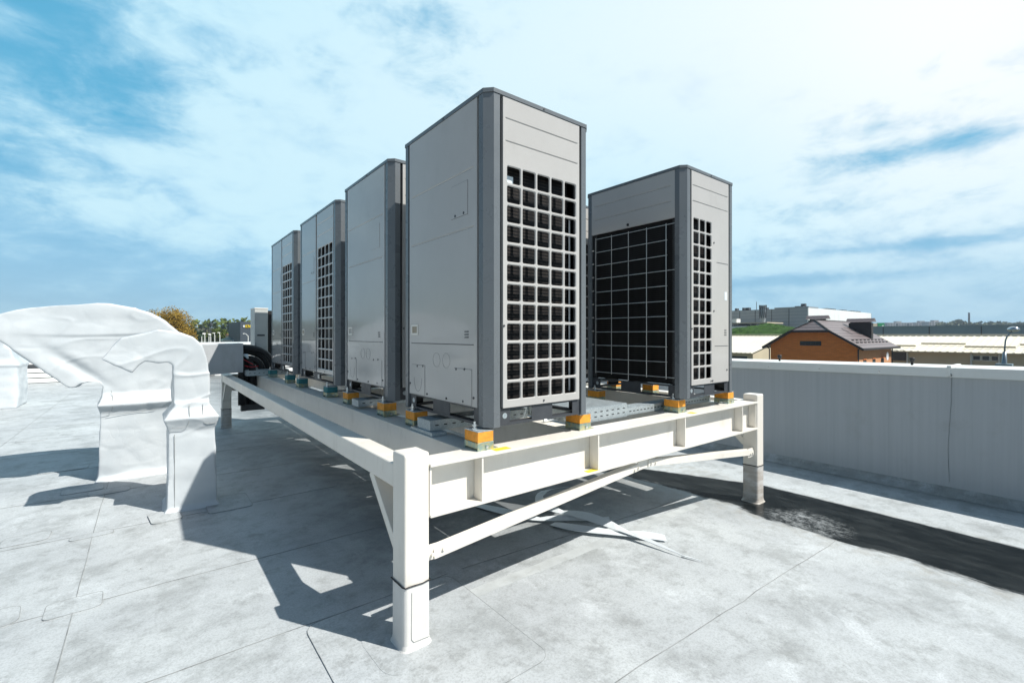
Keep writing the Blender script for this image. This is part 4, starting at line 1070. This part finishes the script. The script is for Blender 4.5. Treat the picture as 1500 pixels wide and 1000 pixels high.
# street lamp right
lp = atd(1471,532,24); sl_ = thing('street_lamp', 'street lamp with a domed metal head rising just beyond the right parapet', 'street lamp', (lp.x, lp.y, GZ))
def rel(px, py, o, d): q = atd(px, py, d); return (q.x-o.x, q.y-o.y, q.z-GZ)
MB().tube([(0,0,0),(0,0,lp.z-GZ),rel(1471.5,515,lp,24)], [.11,.11,.07], 12).build('base_cone', 'lamp_metal', sl_, True)
m = MB(); m.tube([rel(x,y,lp,24) for x, y in ((1471.5,516),(1472,507),(1473,498),(1475,493),(1478.5,489),(1482,486.5))], [.035,.033,.032,.03,.03,.03], 10); m.build('arm', 'lamp_metal', sl_, True)
m = MB(); cpt = Vector(rel(1484.5,482.5,lp,24)); n = 20; rings = []
for j in range(11):
    ph = -math.pi/2+math.pi*j/10
    for k in range(n):
        t = 2*math.pi*k/n; m.v.append((cpt.x+.235*math.cos(ph)*math.cos(t), cpt.y+.235*math.cos(ph)*math.sin(t), cpt.z+(.16 if ph > 0 else .13)*math.sin(ph)))
for j in range(10):
    for k in range(n): m.f.append((j*n+k, j*n+(k+1)%n, (j+1)*n+(k+1)%n, (j+1)*n+k))
m.build('lamp_head', 'chrome', sl_, True)
MB().box(-.30,.30,-.3,.3,lp.z-GZ-.12,lp.z-GZ-.02).build('mount_plate', 'grey_wall', sl_)

# ============================================================ FOLIAGE
def leaf_cloud(m, centre, rad, n, s, rnd, squash=1.0, hollow=.35):
    for _ in range(n):
        while True:
            d = Vector((rnd.gauss(0,1), rnd.gauss(0,1), rnd.gauss(0,1)))
            if d.length > 1e-3: break
        d.normalize(); r = rad*(hollow+(1-hollow)*rnd.random()**.6)
        p = Vector(centre)+Vector((d.x*r, d.y*r, d.z*r*squash))
        a = Vector((rnd.gauss(0,1), rnd.gauss(0,1), rnd.gauss(0,1))).normalized(); b = a.cross(Vector((rnd.gauss(0,1), rnd.gauss(0,1), rnd.gauss(0,1)))).normalized()
        q = s*rnd.uniform(.6,1.3); k = len(m.v)
        m.v += [tuple(p+a*q), tuple(p+b*q*.7), tuple(p-a*q), tuple(p-b*q*.7)]; m.f.append((k,k+1,k+2,k+3))
def tree(label, base, h, crown_r, mat, seed, cat='tree', clumps=26, leaves=150, s=.28, group=None, name='broadleaf_tree'):
    rnd = random.Random(seed); r = thing(name, label, cat, base, group); tr = MB()
    tr.tube([(0,0,0),(.1,0,h*.3),(0,.1,h*.6)], [h*.028,h*.02,h*.012], 8); cr = MB()
    for i in range(clumps):
        a = rnd.uniform(0, 2*math.pi); zf = rnd.uniform(.32,1.0); rr = crown_r*math.sin(math.pi*min(.95, (zf-.2)/.85))**.6*rnd.uniform(.35,1.0)
        c = Vector((math.cos(a)*rr, math.sin(a)*rr, h*zf-crown_r*.12)); tr.tube([(0,0,h*.35), tuple(c*.6+Vector((0,0,h*.15))), tuple(c)], [h*.012,h*.006,h*.002], 5)
        leaf_cloud(cr, c, crown_r*rnd.uniform(.2,.34), leaves, s, rnd, .85)
    tr.build('trunk', 'bark', r); cr.build('crown', mat, r); return r
def conifer(label, base, h, rad, seed):
    rnd = random.Random(seed); r = thing('conifer_tree', label, 'conifer', base, 'dark conifers in front of the wood'); MB().tube([(0,0,0),(0,0,h)], [h*.02,.05], 6).build('trunk', 'bark', r); m = MB()
    for k in range(14):
        f = k/14; z = h*(.15+.85*f); rr = rad*(1-f)*rnd.uniform(.8,1.1)+.15
        for a in range(9):
            t = a*.7+k*.5; leaf_cloud(m, (rr*.6*math.cos(t), rr*.6*math.sin(t), z), rr*.5+.2, 14, .35, rnd, .5)
    m.build('crown', 'leaf_dark', r)
tb = atd(238,490,85)
tree('large ochre spring tree rising behind the wrapped ducts on the left', (tb.x,tb.y,GZ), 13.2, 6.3, 'leaf_ochre', 3, clumps=80, leaves=330, s=.11)
for i, (px, top, D, rad, lab) in enumerate(((327,474,230,4,'left-hand dark conifer in front of the distant wood'),(336,473,230,4,'middle dark conifer in front of the distant wood'),(345.5,473,225,4.5,'right-hand dark conifer beside the dark sign building'))):
    q = atd(px, 490, D); ht = CAMH+(CY-top)/FP*D-GZ; conifer(lab, (q.x,q.y,GZ), ht, rad, 10+i)
for i, (px, top, D, rad, lab) in enumerate(((286,479,150,5,'dark green tree between the ochre tree and the street lamps'),(317,481,140,4,'yellow-green tree behind the street lamps left of the red roofs'))):
    q = atd(px, 490, D); ht = CAMH+(CY-top)/FP*D-GZ; tree(lab, (q.x,q.y,GZ), ht, rad, 'leaf_dark' if i == 0 else 'leaf_spring', 30+i, s=.3, clumps=22, leaves=120)
# the wood: one mass all along the left and behind
rnd = random.Random(5); low = MB(); top = MB()
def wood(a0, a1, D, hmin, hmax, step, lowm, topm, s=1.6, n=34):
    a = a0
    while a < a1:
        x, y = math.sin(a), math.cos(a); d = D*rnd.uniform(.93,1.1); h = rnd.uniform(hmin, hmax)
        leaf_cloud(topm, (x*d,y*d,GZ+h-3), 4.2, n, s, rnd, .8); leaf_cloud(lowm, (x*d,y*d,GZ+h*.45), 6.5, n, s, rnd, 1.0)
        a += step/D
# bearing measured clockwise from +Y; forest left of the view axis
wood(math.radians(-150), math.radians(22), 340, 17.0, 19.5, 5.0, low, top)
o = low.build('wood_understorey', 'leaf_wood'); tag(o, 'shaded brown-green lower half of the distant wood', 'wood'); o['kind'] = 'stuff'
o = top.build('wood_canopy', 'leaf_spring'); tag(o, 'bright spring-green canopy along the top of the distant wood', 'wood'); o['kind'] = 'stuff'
rise = MB(); n = 60
for i in range(n+1):
    a = math.radians(-150)+math.radians(172)*i/n
    for d, z in ((250,GZ),(330,GZ+6),(420,GZ+14),(800,GZ+16)): rise.v.append((math.sin(a)*d, math.cos(a)*d, z))
for i in range(n):
    for j in range(3): rise.f.append((i*4+j, i*4+j+1, (i+1)*4+j+1, (i+1)*4+j))
struct(rise.build('hillside', 'leaf_wood'))
far = MB(); rnd = random.Random(9)
for k in range(150):
    px = 1376+k*1.1; D = rnd.uniform(480,640); q = atd(px, rnd.uniform(476,479.5), D); leaf_cloud(far, (q.x,q.y,q.z), rnd.uniform(3.5,6), 60, 1.5, rnd, .8)
for k in range(30):
    q = atd(rnd.gauss(1402,3.5), rnd.uniform(470.5,475), 520); leaf_cloud(far, (q.x,q.y,q.z), 2.6, 24, .8, rnd)
o = far.build('far_treeline', 'leaf_hazy'); tag(o, 'hazy olive treeline on the horizon at the right, round the smokestack', 'treeline'); o['kind'] = 'stuff'
q0 = atd(1500,480,600)
# ============================================================ BACKGROUND, left
sb = thing('sign_building', 'dark grey flat building with a yellow and white sign beyond the far parapet', 'building', (17.8,126,GZ))
SB = aty(352,471,126); MB().box(0, 34, 0, 20, 0, SB.z-GZ).build('wall', 'sign_dark', sb)
sb.location = (SB.x,126,GZ)
def signpt(px, py): q = aty(px, py, 126); return (q.x-SB.x, q.z-GZ)
sg = MB(); x0, z0 = signpt(355.6, 479.8); x1, z1 = signpt(359.0, 475.6); cx = (x0+x1)/2; cz = (z0+z1)/2; t = .13
sg.prism([(x0,cz),(cx-t,cz+t),(cx,z1),(cx+t,cz+t),(x1,cz),(cx+t,cz-t),(cx,z0),(cx-t,cz-t)], 'y', -.15, -.02); sg.build('sign_mark', 'white', sb)
def strokes(lines, px0, px1, name):
    a = signpt(px0, 479.8); b = signpt(px1, 475.6); m = MB()
    for (u0, v0), (u1, v1) in lines:
        m.bar((a[0]+(b[0]-a[0])*u0, -.1+.004*u0, a[1]+(b[1]-a[1])*v0), (a[0]+(b[0]-a[0])*u1, -.1-.004*v1, a[1]+(b[1]-a[1])*v1), .10, .17, (0,1,0))
    m.build(name, 'sign_yellow', sb)
strokes([((0,0),(0,1)),((0,.5),(1,1)),((0,.5),(1,0))], 359.9, 362.3, 'letter_k')
strokes([((0,0),(0,1)),((0,1),(1,0)),((1,0),(1,1))], 363.4, 366.2, 'letter_n')
def small_house(label, px0, px1, ye, yr, D, wall, roofm, dep=8):
    a = atd(px0, ye, D); b = atd(px1, ye, D); L = (b-a).length; yaw = math.atan2(b.y-a.y, b.x-a.x); r = thing('low_house', label, 'house', (a.x,a.y,GZ), None, yaw)
    h = a.z-GZ; hr = CAMH+(CY-yr)/FP*D-GZ
    MB().box(0, L, 0, dep, 0, h).build('wall', wall, r); MB().prism([(-.4,h),(dep+.4,h),(dep/2,hr)], 'x', -.3, L+.3).build('roof', roofm, r)
    m = MB()
    for k in range(max(1,int(L/3))): m.box(.8+k*3, 2.0+k*3, -.05, -.01, h*.55, h*.8)
    m.each('window', 'vent_dark', r)
small_house('long red-tiled roof stepping up toward the dark sign building', 330, 352, 490, 484.5, 175, 'cream_wall', 'red_roof', 14)
small_house('red-tiled roof farther up the slope beside the dark sign building', 340, 356, 486, 482, 190, 'cream_wall', 'red_roof', 14)
small_house('green-roofed white building at the foot of the red roofs', 324, 341, 498, 493.5, 120, 'white', 'green_roof', 7)
small_house('white garage beside the dark sign building', 342, 352, 499, 494, 118, 'white', 'cap', 6)
g_ = atd(332.5,500,105); kk = thing('kiosk', 'small white gabled kiosk just above the far parapet', 'kiosk', (g_.x-1.0,g_.y,GZ), None, YAW-math.pi/2)
MB().prism([(-.9,0),(.9,0),(.9,5.4),(0,6.6),(-.9,5.4)], 'y', 0, 2).build('wall', 'white', kk); MB().box(-.3,.3,-.04,-.01,4.2,5.2).build('window', 'vent_dark', kk)
LAMPS = [(295.5,489,3,'first street lamp from the left above the far parapet'),(300,488,-2,'second street lamp from the left above the far parapet'),(306,489,0,'third street lamp from the left, a straight pale post'),(308.5,490,-1.5,'fourth street lamp from the left, close beside the straight pale post'),(314.5,487.5,-2,'fifth street lamp from the left, before the dark trees'),(322,487,-2,'sixth street lamp from the left, before the yellow-green tree'),(363.5,488.5,-7,'street lamp with a long arm in front of the dark sign building')]
for i, (px, yt, arm, lab) in enumerate(LAMPS):
    D = 100; q = atd(px, yt, D); r = thing('street_lamp', lab, 'street lamp', (q.x,q.y,GZ), 'distant street lamps on the left'); h = q.z-GZ; k = arm/FP*D
    ex = Vector((RT[0],RT[1],0))*k
    MB().tube([(0,0,0),(0,0,h-.5)], [.13,.09], 6).build('post', 'downpipe', r); MB().tube([(0,0,h-.55),tuple(ex*.5+Vector((0,0,h-.05))),tuple(ex+Vector((0,0,h)))], .06, 6).build('arm', 'downpipe', r)
    MB().bar(tuple(ex*.9+Vector((-.2,0,h))), tuple(ex*1.1+Vector((.35,0,h-.02))), .3, .14).build('lamp_head', 'white', r)
mq = atd(309,473,130); r = thing('radio_mast', 'tall thin lattice mast with a knob on top rising above the wood line', 'mast', (mq.x,mq.y,GZ)); MB().tube([(0,0,0),(0,0,mq.z-GZ)], [.25,.12], 6).build('pole', 'vent_dark', r); MB().tube([(0,0,mq.z-GZ-.8),(0,0,mq.z-GZ)], .45, 8).build('head', 'vent_dark', r)

# ============================================================ CAMERA, SUN, SKY
cam = bpy.data.cameras.new('camera'); co = bpy.data.objects.new('camera', cam); COL.objects.link(co)
co.location = (0, 0, CAMH); co.rotation_euler = (math.pi/2, 0, YAW-math.pi/2)
cam.sensor_width = 36; cam.lens = FP/1500*36; cam.shift_y = -(500-CY)/1500 * 1.0
cam.clip_end = 6000; cam.clip_start = .05
S.camera = co
sd = Vector((.335,-.547,.767)).normalized()
L = bpy.data.lights.new('sun', 'SUN'); L.energy = 5.0; L.angle = math.radians(.5); L.color = (1, .965, .90)
lo = bpy.data.objects.new('sun', L); COL.objects.link(lo); lo.rotation_euler = (-sd).to_track_quat('-Z', 'Y').to_euler()
W = bpy.data.worlds.new('World'); S.world = W; W.use_nodes = True; nt = W.node_tree; bg = nt.nodes['Background']
sky = nt.nodes.new('ShaderNodeTexSky'); sky.sky_type = 'NISHITA'; sky.sun_disc = False
sky.sun_elevation = math.asin(sd.z); sky.sun_rotation = math.atan2(sd.x, sd.y); sky.air_density = 1.0; sky.dust_density = .6; sky.ozone_density = 2.0
tc = nt.nodes.new('ShaderNodeTexCoord'); D = tc.outputs['Generated']; s = sep(nt, D)
zc = mth(nt, 'ADD', mth(nt, 'MAXIMUM', s[2], 0.0), .30)
cb = nt.nodes.new('ShaderNodeCombineXYZ'); lk(nt, mth(nt, 'DIVIDE', s[0], zc), cb.inputs[0]); lk(nt, mth(nt, 'DIVIDE', s[1], zc), cb.inputs[1])
cv = cb.outputs[0]
n1 = nz(nt, mapv(nt, cv, (1,1,1), (0,0,.5), (3.1,1.7,0)), 1.3, 9, .58, .25)
n2 = nz(nt, mapv(nt, cv, (1,1,1), (0,0,.5), (7.3,2.2,0)), 4.2, 10, .62, .35)
n3 = nz(nt, mapv(nt, D, (1, 1, 2.4), (0,0,0), (1.3,.2,0)), 9, 9, .64, .3)
def gau(px, py, rad, amp, sx=1.0, sy=1.0):
    v = Vector(ray(px, py)).normalized()
    side = Vector((v.y, -v.x, 0)).normalized(); upv = side.cross(v)
    def dot(w):
        n = nt.nodes.new('ShaderNodeVectorMath'); n.operation = 'DOT_PRODUCT'; lk(nt, D, n.inputs[0]); n.inputs[1].default_value = w; return n.outputs['Value']
    a = mth(nt, 'DIVIDE', dot(side), rad*sx); b_ = mth(nt, 'DIVIDE', dot(upv), rad*sy)
    fr = mth(nt, 'GREATER_THAN', dot(v), 0)
    e = mth(nt, 'EXPONENT', mth(nt, 'MULTIPLY', mth(nt, 'ADD', mth(nt, 'MULTIPLY', a, a), mth(nt, 'MULTIPLY', b_, b_)), -1.0))
    return mth(nt, 'MULTIPLY', mth(nt, 'MULTIPLY', e, fr), amp)
bias = None
for g in ((30,20,.13,-.26,1.2,.7),(120,150,.09,-.26,1.6,.9),(-20,240,.10,-.14,1.1,.7),(10,350,.16,-.26,1.4,.8),(150,420,.2,-.20,1.8,.35),(470,150,.16,-.10,1.9,.6),(620,20,.12,-.12,1.4,.5),(1375,212,.045,-.52,2.2,.55),(1300,362,.04,-.42,5,.30),(1180,410,.035,-.34,5,.30),(900,140,.12,-.10,1.6,.6),(920,220,.08,-.08,2,.5),(640,400,.2,-.12,2,.3),(1450,460,.3,-.12,3,.3),
          (1150,40,.5,.30,1.6,.7),(760,130,.3,.12,1,1),(230,240,.1,.10,1.6,.6),(40,150,.05,.16,1.2,.8),(300,60,.1,.12,1.2,1),(500,300,.2,.10,1.6,.6)):
    v = gau(*g); bias = v if bias is None else mth(nt, 'ADD', bias, v)
cov = mth(nt, 'ADD', mth(nt, 'ADD', mth(nt, 'MULTIPLY', mth(nt, 'SUBTRACT', n1, .5), 1.25), mth(nt, 'ADD', mth(nt, 'MULTIPLY', mth(nt, 'SUBTRACT', n2, .5), .75), mth(nt, 'MULTIPLY', mth(nt, 'SUBTRACT', n3, .5), .9))), mth(nt, 'ADD', bias, .72))
mask = sstep(nt, cov, .20, .86)
V0 = Vector(ray(780, 330)).normalized()
dv = nt.nodes.new('ShaderNodeVectorMath'); dv.operation = 'DOT_PRODUCT'; lk(nt, D, dv.inputs[0]); dv.inputs[1].default_value = V0
vis = sstep(nt, dv.outputs['Value'], .30, .66)          # clouds kept to the view; unseen sky made clear and dim to cut fill light
mask = mth(nt, 'MULTIPLY', mask, vis)
low = sstep(nt, s[2], .0, .20, .35, 1.0)
mask = mth(nt, 'MULTIPLY', mask, low)
SK = .09; K = .79/SK
shade = sstep(nt, mth(nt, 'ADD', mth(nt, 'MULTIPLY', mth(nt, 'ADD', n2, n3), .5), mth(nt, 'MULTIPLY', bias, .35)), .34, .60)
cloud = mixc(nt, shade, (.32*K,.65*K,.89*K), (.54*K,.85*K,.985*K))
boost = mth(nt, 'MINIMUM', mth(nt, 'ADD', gau(1150,-60,.5,.55,1.6,.6), mth(nt, 'MULTIPLY', gau(1500,100,.35,.6,1,1), 1.0)), 1.0)
cloud = mixc(nt, boost, cloud, (1.0*K,1.03*K,1.04*K))
tint = nt.nodes.new('ShaderNodeMix'); tint.data_type = 'RGBA'; tint.blend_type = 'MULTIPLY'; tint.inputs[0].default_value = 1
lk(nt, sky.outputs[0], tint.inputs[6]); tint.inputs[7].default_value = (.62, .70, .68, 1)
blue = mixc(nt, sstep(nt, s[2], .0, .35), (.34*K,.62*K,.87*K), (.13*K,.54*K,.83*K))
skyc = mixc(nt, mth(nt, 'MULTIPLY', vis, .75), tint.outputs[2], blue)
out = mixc(nt, mask, skyc, cloud)
lk(nt, out, bg.inputs['Color']); bg.inputs['Strength'].default_value = SK
hz_ = MB().box(-900, 900, -900, 900, -8.2, 45).build('haze', 'ground'); hz_['kind'] = 'stuff'
tag(hz_, 'thin pale air over the whole town', 'haze')
hm = bpy.data.materials.new('haze_air'); hm.use_nodes = True; hn = hm.node_tree; hn.nodes.remove(hn.nodes['Principled BSDF'])
pv = hn.nodes.new('ShaderNodeVolumePrincipled'); pv.inputs['Color'].default_value = (.70, .84, 1.0, 1); pv.inputs['Density'].default_value = .00028; pv.inputs['Anisotropy'].default_value = .2
hn.links.new(pv.outputs[0], hn.nodes['Material Output'].inputs['Volume']); hz_.data.materials.clear(); hz_.data.materials.append(hm)
S.view_settings.view_transform = 'Standard'; S.view_settings.look = 'None'; S.view_settings.exposure = .36; S.view_settings.gamma = 1
